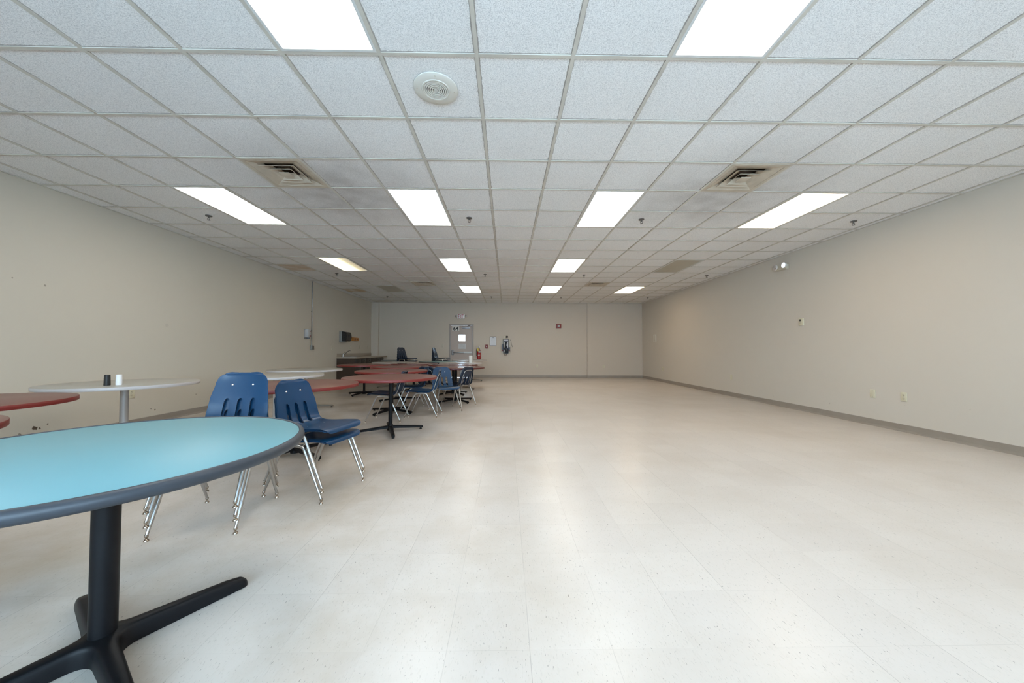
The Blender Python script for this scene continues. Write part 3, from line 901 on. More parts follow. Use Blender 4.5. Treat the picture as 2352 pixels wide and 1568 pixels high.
def make_table(kind):
    t = thing('round_table', '', 'table', (0, 0, 0), 0)
    if kind == 'red': round_top(t, M['red_top'], M['red_edge']); pedestal(t, 0, 0.027, M['black_metal'], M['black_metal'], 0.43)
    if kind == 'maroon': round_top(t, M['maroon_top'], M['maroon_edge']); pedestal(t, 0, 0.030, M['black_metal'], M['black_metal'], 0.43)
    if kind == 'grey': round_top(t, M['grey_top'], M['grey_edge']); pedestal(t, 0, 0.034, M['silver_metal'], M['brown_metal'], 0.46)
    if kind == 'teal': round_top(t, M['fteal_top'], M['dark_rim']); pedestal(t, 0, 0.030, M['black_metal'], M['black_metal'], 0.43)
    return t
GT = 'round cafeteria tables'
PROTO = {}
def place_table(kind, x, y, deg, label):
    if kind not in PROTO:
        t = make_table(kind); PROTO[kind] = t
        t.location = (x, y, 0); t.rotation_euler = (0, 0, radians(deg)); t['label'] = label; t['group'] = GT
        return t
    return dup(PROTO[kind], (x, y, 0), radians(deg), label, GT)
place_table('red', -2.983, 1.402, 20, 'red round table at the left picture edge, nearest to the turquoise table')
place_table('red', -3.804, 2.385, 35, 'red round table cut by the left edge, in front of the grey table with shakers')
place_table('red', -2.215, 3.71, 60, 'red round table directly behind the two stacked blue chairs')
place_table('red', -1.56, 4.74, 23, 'red round table nearest the open floor with its black cross base fully visible')
place_table('red', -2.011, 6.174, -24, 'red round table behind the one whose base is fully visible')
place_table('red', -2.29, 7.56, 30, 'red round table third in line before the back stacks of chairs')
place_table('red', -3.472, 8.579, -15, 'red round table in front of the dark sink cabinets')
place_table('maroon', -1.075, 7.43, 45, 'maroon round table mirroring the bright door window')
place_table('maroon', -1.317, 8.65, 45, 'maroon round table just behind the one mirroring the door window')
place_table('maroon', -2.45, 9.27, 30, 'dark red round table in front of the pale far table by the left stack')
place_table('grey', -4.111, 3.827, 30, 'pale grey round table carrying a black and a white shaker')
place_table('grey', -3.295, 5.046, 30, 'pale grey round table behind the front red tables at left wall')
place_table('grey', -3.70, 6.50, 32, 'pale grey round table near left wall, touching the dark cabinet in view')
place_table('grey', -3.267, 10.18, 15, 'pale cream round table before the left back stack of chairs')
place_table('grey', -1.29, 9.89, -30, 'pale cream round table with the white paper roll on it')
place_table('grey', -1.30, 12.25, 0, 'farthest pale round table, in front of the exit door')
place_table('teal', -2.105, 10.88, 20, 'dull teal round table with dark rim before the right back stack')
place_table('teal', -3.70, 12.10, 10, 'dark rimmed round table behind the left back stack')

# the big turquoise table in the foreground
tt = thing('round_table', 'large turquoise round table with charcoal rim in the left foreground', 'table', (-1.462, 1.312, 0), 0, GT)
bm = B(); lathe(bm, [(0, TOP - 0.030), (0.598, TOP - 0.030), (0.598, TOP - 0.001), (0.596, TOP), (0, TOP)], 128)
finish('tabletop', bm, M['teal_top'], tt, smooth=30)
bm = B(); prof = [(0.5985, TOP - 0.0335), (0.6, TOP - 0.036)]
for k in range(9):
    a = -pi / 2 + pi * k / 8
    prof.append((0.604 + 0.0165 * cos(a), TOP - 0.0165 + 0.0200 * sin(a)))
prof += [(0.5995, TOP + 0.0020), (0.5985, TOP - 0.001)]
lathe(bm, prof, 128)
finish('rubber_rim', bm, M['rim'], tt, smooth=60)
bm = B(); tube(bm, [(0, 0, 0.03), (0, 0, 0.69)], 0.0375, 40)
finish('pole', bm, M['black_metal'], tt, smooth=40)
bm = B(); box(bm, -0.28, 0.28, -0.14, 0.14, 0.688, 0.7046, 0.004)
finish('mounting_plate', bm, M['black_metal'], tt, smooth=0)
# cast base: one piece, four arms that flow together round the pole in concave webs
def cast_base(ang0, L, w0, w1, fil):
    out = []
    for k in range(4):
        a = ang0 + k * pi / 2
        u, v = Vector((cos(a), sin(a))), Vector((-sin(a), cos(a)))
        r0 = w0 + fil
        for q in range(7):                              # right side, hub to tip
            r = r0 + (L - w1 - r0) * q / 6
            out.append(u * r - v * (w0 + (w1 - w0) * q / 6))
        for q in range(1, 8):                           # rounded tip
            t_ = -pi / 2 + pi * q / 8
            out.append(u * (L - w1 + w1 * cos(t_)) + v * (w1 * sin(t_)))
        for q in range(7):                              # left side, tip to hub
            r = L - w1 + (r0 - (L - w1)) * q / 6
            out.append(u * r + v * (w1 + (w0 - w1) * q / 6))
        c = u * r0 + v * r0                             # concave web to the next arm
        for q in range(1, 8):
            t_ = q / 8 * pi / 2
            out.append(c - u * (fil * sin(t_)) - v * (fil * cos(t_)))
    n = len(out)
    bm = B()
    def h(p):
        f = p.length / L
        e = max(0.0, (f - 0.86) / 0.14)
        return 0.074 - 0.026 * f - 0.016 * e * e
    nrm = []
    for q in range(n):
        tg = (out[(q + 1) % n] - out[q - 1]).normalized(); nrm.append(Vector((-tg.y, tg.x)))
    rings = []
    for ins, hf in ((0, None), (0.001, 0.45), (0.004, 0.75), (0.009, 0.94), (0.015, 1.0)):
        ring = []
        for q in range(n):
            p = out[q] + nrm[q] * ins
            ring.append(bm.verts.new((p.x, p.y, 0.003 if hf is None else h(out[q]) * hf)))
        rings.append(ring)
    for ra, rb in zip(rings, rings[1:]):
        for q in range(n): bm.faces.new((ra[q], ra[(q + 1) % n], rb[(q + 1) % n], rb[q]))
    for ring, zc in ((rings[-1], 0.074), (rings[0], 0.003)):
        cv = bm.verts.new((0, 0, zc)); core = []
        for k in range(4):
            A = [ring[(28 * k + q) % n] for q in range(28)]
            Rr, Tp, Lf, Wb = A[0:7], A[7:14], A[14:21], A[21:28]
            for q in range(6): bm.faces.new((Rr[q], Rr[q + 1], Lf[5 - q], Lf[6 - q]))
            bm.faces.new([Rr[6]] + Tp + [Lf[0]])
            core += [Rr[0], Lf[6]] + Wb
        for q in range(len(core)): bm.faces.new((core[q], core[(q + 1) % len(core)], cv))
    return bm
finish('cross_base', cast_base(radians(56), 0.445, 0.034, 0.025, 0.055), M['black_metal'], tt, smooth=50)

# things standing on the tables
for nm, x, y, mat, lab in (('pepper_shaker', -3.99, 3.552, M['black'], 'small black shaker on the pale grey table, left of the white one'),
                           ('salt_shaker', -3.918, 3.592, M['white_plastic'], 'small white shaker on the pale grey table, right of the black one')):
    t = thing(nm, lab, 'shaker', (x, y, TOP))
    bm = B(); lathe(bm, [(0, 0), (0.0235, 0), (0.0245, 0.003), (0.0225, 0.080), (0.0215, 0.084)], 28)
    finish('body', bm, mat, t)
    bm = B(); lathe(bm, [(0.0215, 0.082), (0.0222, 0.086), (0.0215, 0.103), (0.019, 0.107), (0, 0.107)], 28)
    finish('cap', bm, mat, t)
t = thing('paper_towel_roll', 'white paper roll standing upright on a far pale table', 'paper roll', (-1.00, 9.72, TOP))
bm = B(); lathe(bm, [(0.018, 0.001), (0.050, 0.001), (0.052, 0.006), (0.052, 0.196), (0.050, 0.20), (0.018, 0.20), (0.018, 0.001)], 28)
finish('roll', bm, M['paper'], t)
bm = B(); lathe(bm, [(0.0175, 0.0), (0.0175, 0.202), (0.0155, 0.202), (0.0155, 0.0)], 20, close=True)
finish('cardboard_core', bm, M['almond'], t)
bm = B()
rnd = random.Random(3); vv = []
for a in range(7):
    vv.append([bm.verts.new((-0.05 + 0.1 * a / 6, -0.035 + 0.07 * b / 4, 0.004 + 0.022 * rnd.random() * (1 if 0 < a < 6 else 0.2))) for b in range(5)])
for a in range(6):
    for b in range(4): bm.faces.new((vv[a][b], vv[a + 1][b], vv[a + 1][b + 1], vv[a][b + 1]))
o = finish('napkin', bm, M['paper'], smooth=0, loc=(-0.89, 9.60, TOP))
tag(o, 'crumpled white napkin beside the paper roll on the far pale table', 'napkin')
o.modifiers.new('thickness', 'SOLIDIFY').thickness = 0.003

# ------------------------------------------------------------------ exit door in the back wall
d = bpy.data.objects.new('door_1', None); COL.objects.link(d); d['kind'] = 'structure'
d.location = (-1.785, YB, 0)
def dx(x): return x + 1.785
bm = B()
fx0, fx1, fz = dx(-2.267), dx(-1.304), 2.125
box(bm, fx0, fx0 + 0.055, -0.016, 0.14, 0, fz); box(bm, fx1 - 0.055, fx1, -0.016, 0.14, 0, fz)
box(bm, fx0 + 0.055, fx1 - 0.055, -0.016, 0.14, fz - 0.055, fz)
finish('door_frame', bm, M['frame_paint'], d, smooth=0)
lx0, lx1 = fx0 + 0.058, fx1 - 0.058
wx0, wx1, wz0, wz1 = dx(-1.894), dx(-1.633), 1.438, 1.701
bm = B(); y0, y1 = 0.045, 0.09
box(bm, lx0, wx0, y0, y1, 0.008, 2.066); box(bm, wx1, lx1, y0, y1, 0.008, 2.066)
box(bm, wx0, wx1, y0, y1, 0.008, wz0); box(bm, wx0, wx1, y0, y1, wz1, 2.066)
leaf = finish('door_leaf', bm, M['door_paint'], d, smooth=0)
bm = B()
for (a, b_, c, e) in ((wx0 - 0.018, wx0 + 0.004, wz0 - 0.018, wz1 + 0.018), (wx1 - 0.004, wx1 + 0.018, wz0 - 0.018, wz1 + 0.018), (wx0, wx1, wz0 - 0.018, wz0 + 0.004), (wx0, wx1, wz1 - 0.004, wz1 + 0.018)):
    box(bm, a, b_, y0 - 0.008, y0 + 0.002, c, e)
finish('window_bead', bm, M['door_paint'], d, smooth=0)
bm = B(); box(bm, wx0, wx1, 0.064, 0.070, wz0, wz1)
finish('window_pane', bm, M['glass'], d, smooth=0)
bm = B(); box(bm, dx(-2.155), dx(-1.875), y0 - 0.003, y0, 1.848, 2.040)
pl = finish('number_plate', bm, M['cream'], d, smooth=0)
text_mesh('numerals', '64', 0.2, M['black'], pl, (dx(-2.012), y0 - 0.0045, 1.940), (radians(90), 0, 0), 0.0008, 0.205, 0.158, 0.004)
bm = B(); box(bm, dx(-1.748), dx(-1.450), y0 - 0.06, y0, 1.930, 2.018, 0.006)
cl = finish('door_closer', bm, M['alu'], d, smooth=30)
bm = B(); tube(bm, [(dx(-1.55), y0 - 0.03, 2.018), (dx(-1.55), y0 - 0.03, 2.040), (dx(-1.50), -0.02, 2.058), (dx(-1.42), -0.012, 2.068)], 0.008, 8)
finish('closer_arm', bm, M['alu_dark'], cl, smooth=50)
bm = B(); box(bm, dx(-1.900), dx(-1.619), y0 - 0.003, y0, 1.136, 1.341)
finish('notice', bm, M['notice'], d, smooth=0)
bm = B(); box(bm, dx(-2.175), dx(-2.078), y0 - 0.045, y0, 0.888, 1.094, 0.03, seg=3)
pb = finish('panic_bar_head', bm, M['alu'], d, smooth=40)
bm = B(); box(bm, dx(-2.10), dx(-1.69), y0 - 0.060, y0 - 0.022, 0.972, 1.018, 0.006)
finish('panic_bar', bm, M['alu_dark'], d, smooth=30)
bm = B(); box(bm, dx(-1.69), dx(-1.375), y0 - 0.064, y0 - 0.004, 0.966, 1.024, 0.006)
finish('panic_bar_cover', bm, M['frame_white'], d, smooth=30)

# ------------------------------------------------------------------ on the back wall
def wall_thing(name, label, cat, x, z, group=None): return thing(name, label, cat, (x, YB, z), 0, group)
t = wall_thing('exit_sign', 'white exit sign with red letters and two lamp heads above the door', 'exit sign', -1.80, 2.415)
bm = B(); box(bm, -0.145, 0.145, -0.055, 0.0, -0.085, 0.085, 0.008)
finish('housing', bm, M['white_plastic'], t, smooth=30)
text_mesh('letters', 'EXIT', 0.15, M['exit_red'], t, (0, -0.0565, 0), (radians(90), 0, 0), 0.001, 0.205, 0.150, 0.0015)
for s in (-1, 1):
    bm = B(); tube(bm, [(s * 0.14, -0.03, 0.01), (s * 0.175, -0.035, 0.015)], 0.010, 8)
    lathe(bm, [(0, 0.035), (0.030, 0.025), (0.036, -0.01), (0.032, -0.018)], 18, (s * 0.20, -0.05, 0.015), 'Y')
    lh = finish('lamp_head', bm, M['lgrey_plastic'], t, smooth=50)
    bm = B(); lathe(bm, [(0.032, -0.016), (0.02, -0.020), (0, -0.021)], 18, (s * 0.20, -0.05, 0.015), 'Y')
    finish('lamp_lens', bm, M['alu_dark'], lh, smooth=50)

t = wall_thing('fire_extinguisher', 'red fire extinguisher with yellow tag hanging right of the exit door', 'fire extinguisher', -1.085, 0.735)
c = (0, -0.095, 0)
bm = B(); lathe(bm, [(0, 0.004), (0.060, 0), (0.072, 0.012), (0.075, 0.03), (0.075, 0.315), (0.070, 0.345), (0.050, 0.372), (0.024, 0.385), (0.022, 0.40), (0, 0.40)], 28, c)
finish('cylinder', bm, M['red'], t, smooth=50)
bm = B(); lathe(bm, [(0.0255, 0.395), (0.0255, 0.425), (0.016, 0.43), (0, 0.43)], 16, c)
box(bm, -0.012, 0.012, -0.15, -0.07, 0.43, 0.442); box(bm, -0.010, 0.010, -0.165, -0.075, 0.452, 0.462)
finish('valve_handle', bm, M['black'], t, smooth=40)
bm = B(); tube(bm, catmull([(0, -0.095, 0.42), (-0.05, -0.10, 0.43), (-0.088, -0.10, 0.38), (-0.086, -0.10, 0.25), (-0.084, -0.10, 0.12)], 5), [0.009] * 16 + [0.012] * 5, 8)
finish('hose', bm, M['rubber'], t, smooth=50)
def band(z0, z1, a0, a1, r, mat, nm):
    bm = B(); n = 12; lo, hi = [], []
    for k in range(n + 1):
        a = radians(a0 + (a1 - a0) * k / n)
        for z, l in ((z0, lo), (z1, hi)): l.append(bm.verts.new((r * sin(a), -0.095 - r * cos(a), z)))
    for k in range(n): bm.faces.new((lo[k], lo[k + 1], hi[k + 1], hi[k]))
    ob = finish(nm, bm, mat, t, smooth=60); ob.modifiers.new('thickness', 'SOLIDIFY').thickness = 0.001
band(0.25, 0.33, -10, 70, 0.0765, M['lgrey_plastic'], 'label_band')
band(0.145, 0.175, -25, 40, 0.0765, M['paper'], 'label_band')
bm = B(); box(bm, -0.060, 0.000, -0.182, -0.178, 0.31, 0.43)
finish('inspection_tag', bm, M['yellow'], t, smooth=0)
bm = B(); box(bm, -0.02, 0.02, -0.022, 0, 0.30, 0.50); box(bm, -0.012, 0.012, -0.085, -0.02, 0.405, 0.417)
finish('wall_bracket', bm, M['alu_dark'], t, smooth=0)

t = wall_thing('fire_alarm_pull', 'small dark red alarm pull box between extinguisher and framed notice', 'alarm box', -0.785, 1.229)
bm = B(); box(bm, -0.054, 0.054, -0.04, 0, -0.074, 0.074, 0.006)
finish('housing', bm, M['dark_red'], t, smooth=30)
bm = B(); box(bm, -0.022, 0.022, -0.048, -0.04, 0.005, 0.022); box(bm, -0.010, 0.010, -0.052, -0.04, -0.022, 0.006)
finish('pull_handle', bm, M['white_plastic'], t, smooth=0)

t = wall_thing('framed_notice', 'white printed notice in thin dark frame beside the payphone', 'notice', -0.533, 1.445)
bm = B()
for (a, b_, c_, e) in ((-0.132, -0.120, -0.182, 0.182), (0.120, 0.132, -0.182, 0.182), (-0.120, 0.120, -0.182, -0.170), (-0.120, 0.120, 0.164, 0.182)): box(bm, a, b_, -0.016, 0, c_, e)
finish('frame', bm, M['phone_side'], t, smooth=0)
bm = B(); box(bm, -0.120, 0.120, -0.008, -0.002, -0.170, 0.164)
finish('print', bm, M['frame_print'], t, smooth=0)
bm = B(); box(bm, -0.030, 0.038, -0.022, -0.008, 0.128, 0.150, 0.004)
finish('clip', bm, M['alu'], t, smooth=30)

t = wall_thing('pay_phone', 'dark blue wall payphone with steel face plate right of the notice', 'payphone', -0.022, 1.238)
bm = B(); box(bm, -0.168, 0.168, -0.010, 0, -0.295, 0.30, 0.004)
finish('back_plate', bm, M['almond'], t, smooth=0)
bm = B(); box(bm, -0.100, 0.100, -0.15, -0.010, -0.279, 0.283, 0.012)
finish('body', bm, M['phone_blue'], t, smooth=30)
bm = B(); box(bm, -0.084, 0.084, -0.156, -0.150, 0.205, 0.268, 0.002)
finish('header_card', bm, M['phone_panel'], t, smooth=0)
bm = B(); box(bm, -0.086, 0.086, -0.155, -0.149, -0.08, 0.185, 0.002)
fp = finish('face_plate', bm, M['phone_panel'], t, smooth=0)
bm = B()
prism(bm, [(-0.060, 0.180), (0.060, 0.180), (0.030, 0.12), (0.022, 0.03), (0.050, -0.03), (0.082, -0.078), (-0.082, -0.078), (-0.045, -0.03), (-0.022, 0.03), (-0.030, 0.12)], -0.159, -0.155, 'Y')
finish('hook_recess', bm, M['phone_black'], fp, smooth=0)
bm = B(); tube(bm, catmull([(-0.052, -0.18, 0.135), (-0.058, -0.20, 0.09), (-0.058, -0.20, 0.02), (-0.052, -0.18, -0.03)], 5), [0.022, 0.022, 0.018] + [0.013] * 10 + [0.018, 0.022, 0.022], 10)
finish('handset', bm, M['lgrey_plastic'], t, smooth=50)
bm = B()
for r in range(4):
    for c_ in range(3): box(bm, 0.008 + c_ * 0.022, 0.024 + c_ * 0.022, -0.158, -0.154, 0.06 - r * 0.024, 0.078 - r * 0.024)
finish('keypad', bm, M['white_plastic'], t, smooth=0)
bm = B(); box(bm, -0.085, 0.090, -0.155, -0.149, -0.262, -0.095, 0.002)
finish('coin_door', bm, M['phone_black'], t, smooth=0)
bm = B(); box(bm, -0.080, -0.052, -0.158, -0.153, -0.235, -0.13)
finish('instruction_card', bm, M['phone_panel'], t, smooth=0)
bm = B(); tube(bm, catmull([(-0.055, -0.17, -0.04), (-0.03, -0.19, -0.16), (-0.065, -0.16, -0.30), (-0.04, -0.12, -0.36), (0.0, -0.12, -0.36), (0.03, -0.13, -0.29), (0.02, -0.16, -0.10)], 5), 0.006, 8)
finish('cord', bm, M['wire'], t, smooth=50)
for s, z0, z1 in ((-1, -0.19, 0.10), (1, -0.19, -0.03)):
    bm = B(); box(bm, s * 0.135 - 0.030, s * 0.135 + 0.030, -0.09, -0.010, z0, z1, 0.004)
    sp2 = finish('side_pocket', bm, M['phone_side'], t, smooth=30)
    bm = B(); box(bm, s * 0.135 - 0.028, s * 0.135 + 0.028, -0.094, -0.09, z0 + 0.005, z0 + 0.03)
    finish('pocket_trim', bm, M['dark_red'], sp2, smooth=0)
t = wall_thing('alarm_bell', 'small black round bell on the wall just above the payphone', 'bell', 0.018, 1.618)
bm = B(); lathe(bm, [(0, -0.055), (0.022, -0.052), (0.040, -0.035), (0.044, -0.012), (0.038, 0)], 24, (0, 0, 0), 'Y'); finish('gong', bm, M['black'], t, smooth=50)
bm = B(); lathe(bm, [(0, -0.060), (0.009, -0.058), (0.009, -0.05)], 10, (0, 0, 0), 'Y'); finish('nut', bm, M['alu'], t)
t = wall_thing('junction_box', 'small ivory junction box above the payphone, left of the black bell', 'electrical box', -0.072, 1.598)
bm = B(); box(bm, -0.036, 0.036, -0.03, 0, -0.05, 0.05, 0.004); finish('cover', bm, M['ivory'], t, smooth=30)
bm = B(); lathe(bm, [(0, -0.033), (0.004, -0.032), (0.004, -0.028)], 8, (0, 0, 0), 'Y'); finish('screw', bm, M['alu_dark'], t)
bm = B()
tube(bm, catmull([(0.155, -0.006, 1.46), (0.158, -0.006, 1.50), (0.172, -0.008, 1.46), (0.215, -0.006, 1.30), (0.25, -0.006, 1.205)], 5), 0.004, 6)
tube(bm, catmull([(0.182, -0.006, 1.345), (0.19, -0.01, 1.29), (0.21, -0.006, 1.25), (0.25, -0.006, 1.205)], 5), 0.005, 6)
o = finish('loose_wire', bm, M['wire'], smooth=50, loc=(0, YB, 0)); tag(o, 'thin loose wires looping on the wall right of the payphone', 'wire')

t = wall_thing('fire_alarm_horn', 'small dark red fire alarm horn high on the back wall, alone', 'fire alarm', 2.071, 2.044)
bm = B(); box(bm, -0.100, 0.100, -0.05, 0, -0.082, 0.082, 0.008); finish('housing', bm, M['dark_red'], t, smooth=30)
bm = B(); box(bm, -0.045, 0.045, -0.058, -0.05, -0.03, 0.05, 0.006); finish('strobe_lens', bm, M['lgrey_plastic'], t, smooth=30)

def make_plate(kind):
    """electrical plate facing local -Y, origin at its centre on the wall"""
    t = thing('wall_outlet' if kind != 'switch' else 'light_switch', '', 'outlet' if kind != 'switch' else 'light switch')
    bm = B(); box(bm, -0.038, 0.038, -0.007, 0, -0.062, 0.062, 0.0025)
    if kind == 'blank': 
        finish('plate', bm, M['ivory'], t, smooth=30)
    else:
        finish('plate', bm, M['almond'] if kind == 'switch' else M['ivory'], t, smooth=30)
    if kind == 'outlet':
        for s in (-1, 1):
            bm = B(); lathe(bm, [(0.0165, -0.006), (0.0165, -0.009), (0, -0.009)], 16, (0, 0, s * 0.0235), 'Y')
            rc = finish('receptacle', bm, M['ivory'], t)
            bm = B(); box(bm, -0.009, -0.005, -0.0098, -0.0088, s * 0.0235 - 0.002, s * 0.0235 + 0.009); box(bm, 0.005, 0.009, -0.0098, -0.0088, s * 0.0235 - 0.002, s * 0.0235 + 0.007)
            lathe(bm, [(0.0035, -0.0098), (0, -0.0098)], 8, (0, 0, s * 0.0235 - 0.009), 'Y')
            finish('slots', bm, M['slot'], rc)
    if kind == 'switch':
        bm = B(); box(bm, -0.006, 0.006, -0.018, -0.005, -0.004, 0.014, 0.002); finish('toggle', bm, M['ivory'], t)
    for s in (-1, 1):
        if kind == 'outlet' and s == 1: continue
        z = 0 if kind == 'outlet' else s * 0.045
        bm = B(); lathe(bm, [(0.0035, -0.0065), (0.003, -0.0082), (0, -0.0086)], 8, (0, 0, z), 'Y'); finish('screw', bm, M['alu'], t)
    return t
PL = {}
def plate(kind, wall, a, z, label, group=None):
    loc, rz = {'back': ((a, YB, z), 0), 'left': ((XL, a, z), pi / 2), 'right': ((XR, a, z), -pi / 2), 'bay': ((a, YB - 0.05, z), 0)}[wall]
    if kind not in PL:
        t = make_plate(kind); PL[kind] = t; t.location = loc; t.rotation_euler = (0, 0, rz); t['label'] = label
        if group: t['group'] = group
    else: t = dup(PL[kind], loc, rz, label, group)
    return t
GO = 'electrical outlets low on the walls'
plate('outlet', 'right', 4.658, 0.476, 'ivory duplex outlet low on the right wall, nearest to the camera', GO)
plate('outlet', 'right', 8.288, 0.463, 'ivory outlet low on the right wall, midway down the wall', GO)
plate('outlet', 'right', 11.95, 0.456, 'ivory outlet low on the right wall, farthest near the corner', GO)
plate('outlet', 'back', 1.222, 0.468, 'ivory outlet low on the back wall, right of the payphone', GO)
plate('outlet', 'bay', 3.848, 0.455, 'ivory outlet low on the back wall, nearest the right corner', GO)
plate('outlet', 'left', 5.02, 0.47, 'ivory outlet low on the left wall behind the grey table post', GO)
plate('blank', 'right', 5.06, 0.470, 'ivory blank wall plate left of the nearest right wall outlet')
PL['blank'].name = 'blank_wall_plate'; PL['blank']['category'] = 'wall plate'
GS = 'switches above the sink counter'
plate('switch', 'back', -2.518, 1.252, 'almond light switch left of the exit door')
plate('switch', 'left', 10.648, 1.143, 'almond wall switch just left of the paper towel dispenser', GS)
plate('switch', 'left', 11.882, 1.179, 'almond wall switch above the faucet, leftmost of three above the counter', GS)
plate('switch', 'left', 12.651, 1.185, 'almond wall switch above the counter, middle of three', GS)
plate('switch', 'left', 13.401, 1.191, 'almond wall switch above the counter, nearest the corner', GS)
bm = B()
for (a, b_, c_, e) in ((-0.155, -0.150, -0.163, 0.163), (0.150, 0.155, -0.163, 0.163), (-0.150, 0.150, -0.163, -0.158), (-0.150, 0.150, 0.158, 0.163)): box(bm, a, b_, -0.004, 0, c_, e)
t = wall_thing('access_panel', 'painted square access panel flush in the back wall left of the door', 'access panel', -3.015, 1.389)
finish('frame', bm, M['wall'], t, smooth=0)
bm = B(); box(bm, -0.147, 0.147, -0.003, 0, -0.155, 0.155); finish('cover', bm, M['wall'], t, smooth=0)

# ------------------------------------------------------------------ on the right wall (facing -X)
def right_thing(name, label, cat, y, z): return thing(name, label, cat, (XR, y, z), -pi / 2)
t = right_thing('emergency_light', 'white emergency light with two round lamp heads high on the right wall', 'emergency light', 6.66, 2.72)
bm = B(); box(bm, -0.13, 0.13, -0.075, 0, -0.055, 0.045, 0.015); finish('housing', bm, M['almond'], t, smooth=30)
for s in (-1, 1):
    bm = B(); lathe(bm, [(0.012, 0.055), (0.035, 0.035), (0.052, 0.0), (0.054, -0.012), (0.050, -0.014)], 24, (s * 0.105, -0.085, 0.015), 'Y')
    lh = finish('lamp_head', bm, M['white_plastic'], t, smooth=50)
    bm = B(); lathe(bm, [(0.050, -0.012), (0.035, -0.022), (0, -0.027)], 24, (s * 0.105, -0.085, 0.015), 'Y')
    finish('lamp_lens', bm, M['bulb_glint'] if s == 1 else M['bulb'], lh, smooth=50)
t = right_thing('thermostat', 'small ivory thermostat with dark display on the right wall', 'thermostat', 6.268, 1.625)
bm = B(); box(bm, -0.045, 0.045, -0.026, 0, -0.068, 0.068, 0.005); finish('housing', bm, M['ivory'], t, smooth=30)
bm = B(); box(bm, -0.026, 0.010, -0.0285, -0.0255, 0.012, 0.048); finish('display', bm, M['slot'], t, smooth=0)
bm = B(); box(bm, -0.026, 0.010, -0.0285, -0.0255, -0.030, -0.022); box(bm, -0.026, 0.010, -0.0285, -0.0255, -0.014, -0.006); finish('buttons', bm, M['almond'], t, smooth=0)
t = right_thing('switch_panel', 'pale painted wall panel near the far right corner', 'wall panel', 12.57, 1.537)
bm = B(); box(bm, -0.125, 0.125, -0.012, 0, -0.138, 0.138, 0.003); finish('cover', bm, M['cream'], t, smooth=30)
bm = B(); box(bm, -0.012, 0.012, -0.016, -0.012, -0.12, 0.12); finish('center_strip', bm, M['almond'], t, smooth=0)

# ------------------------------------------------------------------ on the left wall (facing +X)
def left_thing(name, label, cat, y, z): return thing(name, label, cat, (XL, y, z), pi / 2)
t = left_thing('conduit', 'thin grey metal conduit running from ceiling down to a dark outlet box', 'conduit', 9.53, 1.09)
bm = B(); tube(bm, [(0, -0.014, 0.115), (0, -0.014, ZC - 1.09)], 0.012, 12); finish('pipe', bm, M['alu_dark'], t)
for z in (0.50, 1.02):
    bm = B(); box(bm, -0.03, 0.03, -0.004, 0, z, z + 0.025); tube(bm, [(0, -0.014, z), (0, -0.014, z + 0.025)], 0.0145, 12); finish('strap', bm, M['alu_dark'], t, smooth=40)
bm = B(); box(bm, -0.055, 0.055, -0.05, 0, 0, 0.118, 0.006); ob = finish('outlet_box', bm, M['grey_plastic'], t, smooth=30)
bm = B(); box(bm, -0.012, 0.030, -0.054, -0.049, 0.015, 0.10); finish('receptacle', bm, M['black'], ob, smooth=0)
t = left_thing('soap_dispenser', 'pale grey soap dispenser on the left wall beside the conduit', 'soap dispenser', 9.255, 1.383)
bm = B(); box(bm, -0.060, 0.060, -0.11, 0, 0.03, 0.245, 0.018, seg=3); finish('housing', bm, M['lgrey_plastic'], t, smooth=40)
bm = B(); box(bm, -0.058, 0.058, -0.035, 0, 0.0, 0.25, 0.008); finish('back_plate', bm, M['grey_plastic'], t, smooth=40)
bm = B(); box(bm, -0.035, 0.035, -0.10, -0.02, 0.0, 0.03, 0.006); finish('push_lever', bm, M['phone_side'], t, smooth=30)
bm = B(); box(bm, 0.030, 0.055, -0.1115, -0.109, 0.05, 0.09); box(bm, 0.030, 0.050, -0.1115, -0.109, 0.18, 0.20); finish('label_sticker', bm, M['dark_red'], t, smooth=0)
t = left_thing('paper_towel_dispenser', 'grey and smoked black paper towel dispenser above the sink', 'towel dispenser', 11.27, 1.33)
bm = B(); box(bm, -0.17, 0.17, -0.09, 0, 0, 0.35, 0.006); finish('housing', bm, M['grey_plastic'], t, smooth=30)
bm = B()
pr = [(-0.085, 0.03), (-0.20, 0.03), (-0.235, 0.08), (-0.25, 0.17), (-0.235, 0.28), (-0.20, 0.325), (-0.085, 0.345)]
prism(bm, pr, -0.168, 0.168, 'X'); finish('cover', bm, M['smoke'], t, smooth=35)
bm = B(); box(bm, -0.02, 0.02, -0.262, -0.24, 0.19, 0.22, 0.004); finish('latch', bm, M['black'], t, smooth=30)
t = left_thing('plastic_holder', 'orange brown holder with rounded end on the wall beside the towel dispenser', 'wall holder', 12.21, 1.455)
bm = B()
pts = [(-0.23, -0.062), (-0.02, -0.062)] + [(0.17 + 0.056 * sin(a), -0.056 * cos(a)) for a in [pi * k / 10 for k in range(11)]] + [(-0.02, 0.062), (-0.23, 0.062)]
prism(bm, pts, -0.07, 0.0, 'Y'); finish('body', bm, M['orange'], t, smooth=30)
for xx, rr in ((-0.10, 0.04), (0.10, 0.028)):
    bm = B(); lathe(bm, [(0, -0.078), (rr * 0.9, -0.078), (rr, -0.068)], 20, (xx, 0, 0), 'Y'); finish('knob', bm, M['darkorange'], t, smooth=40)

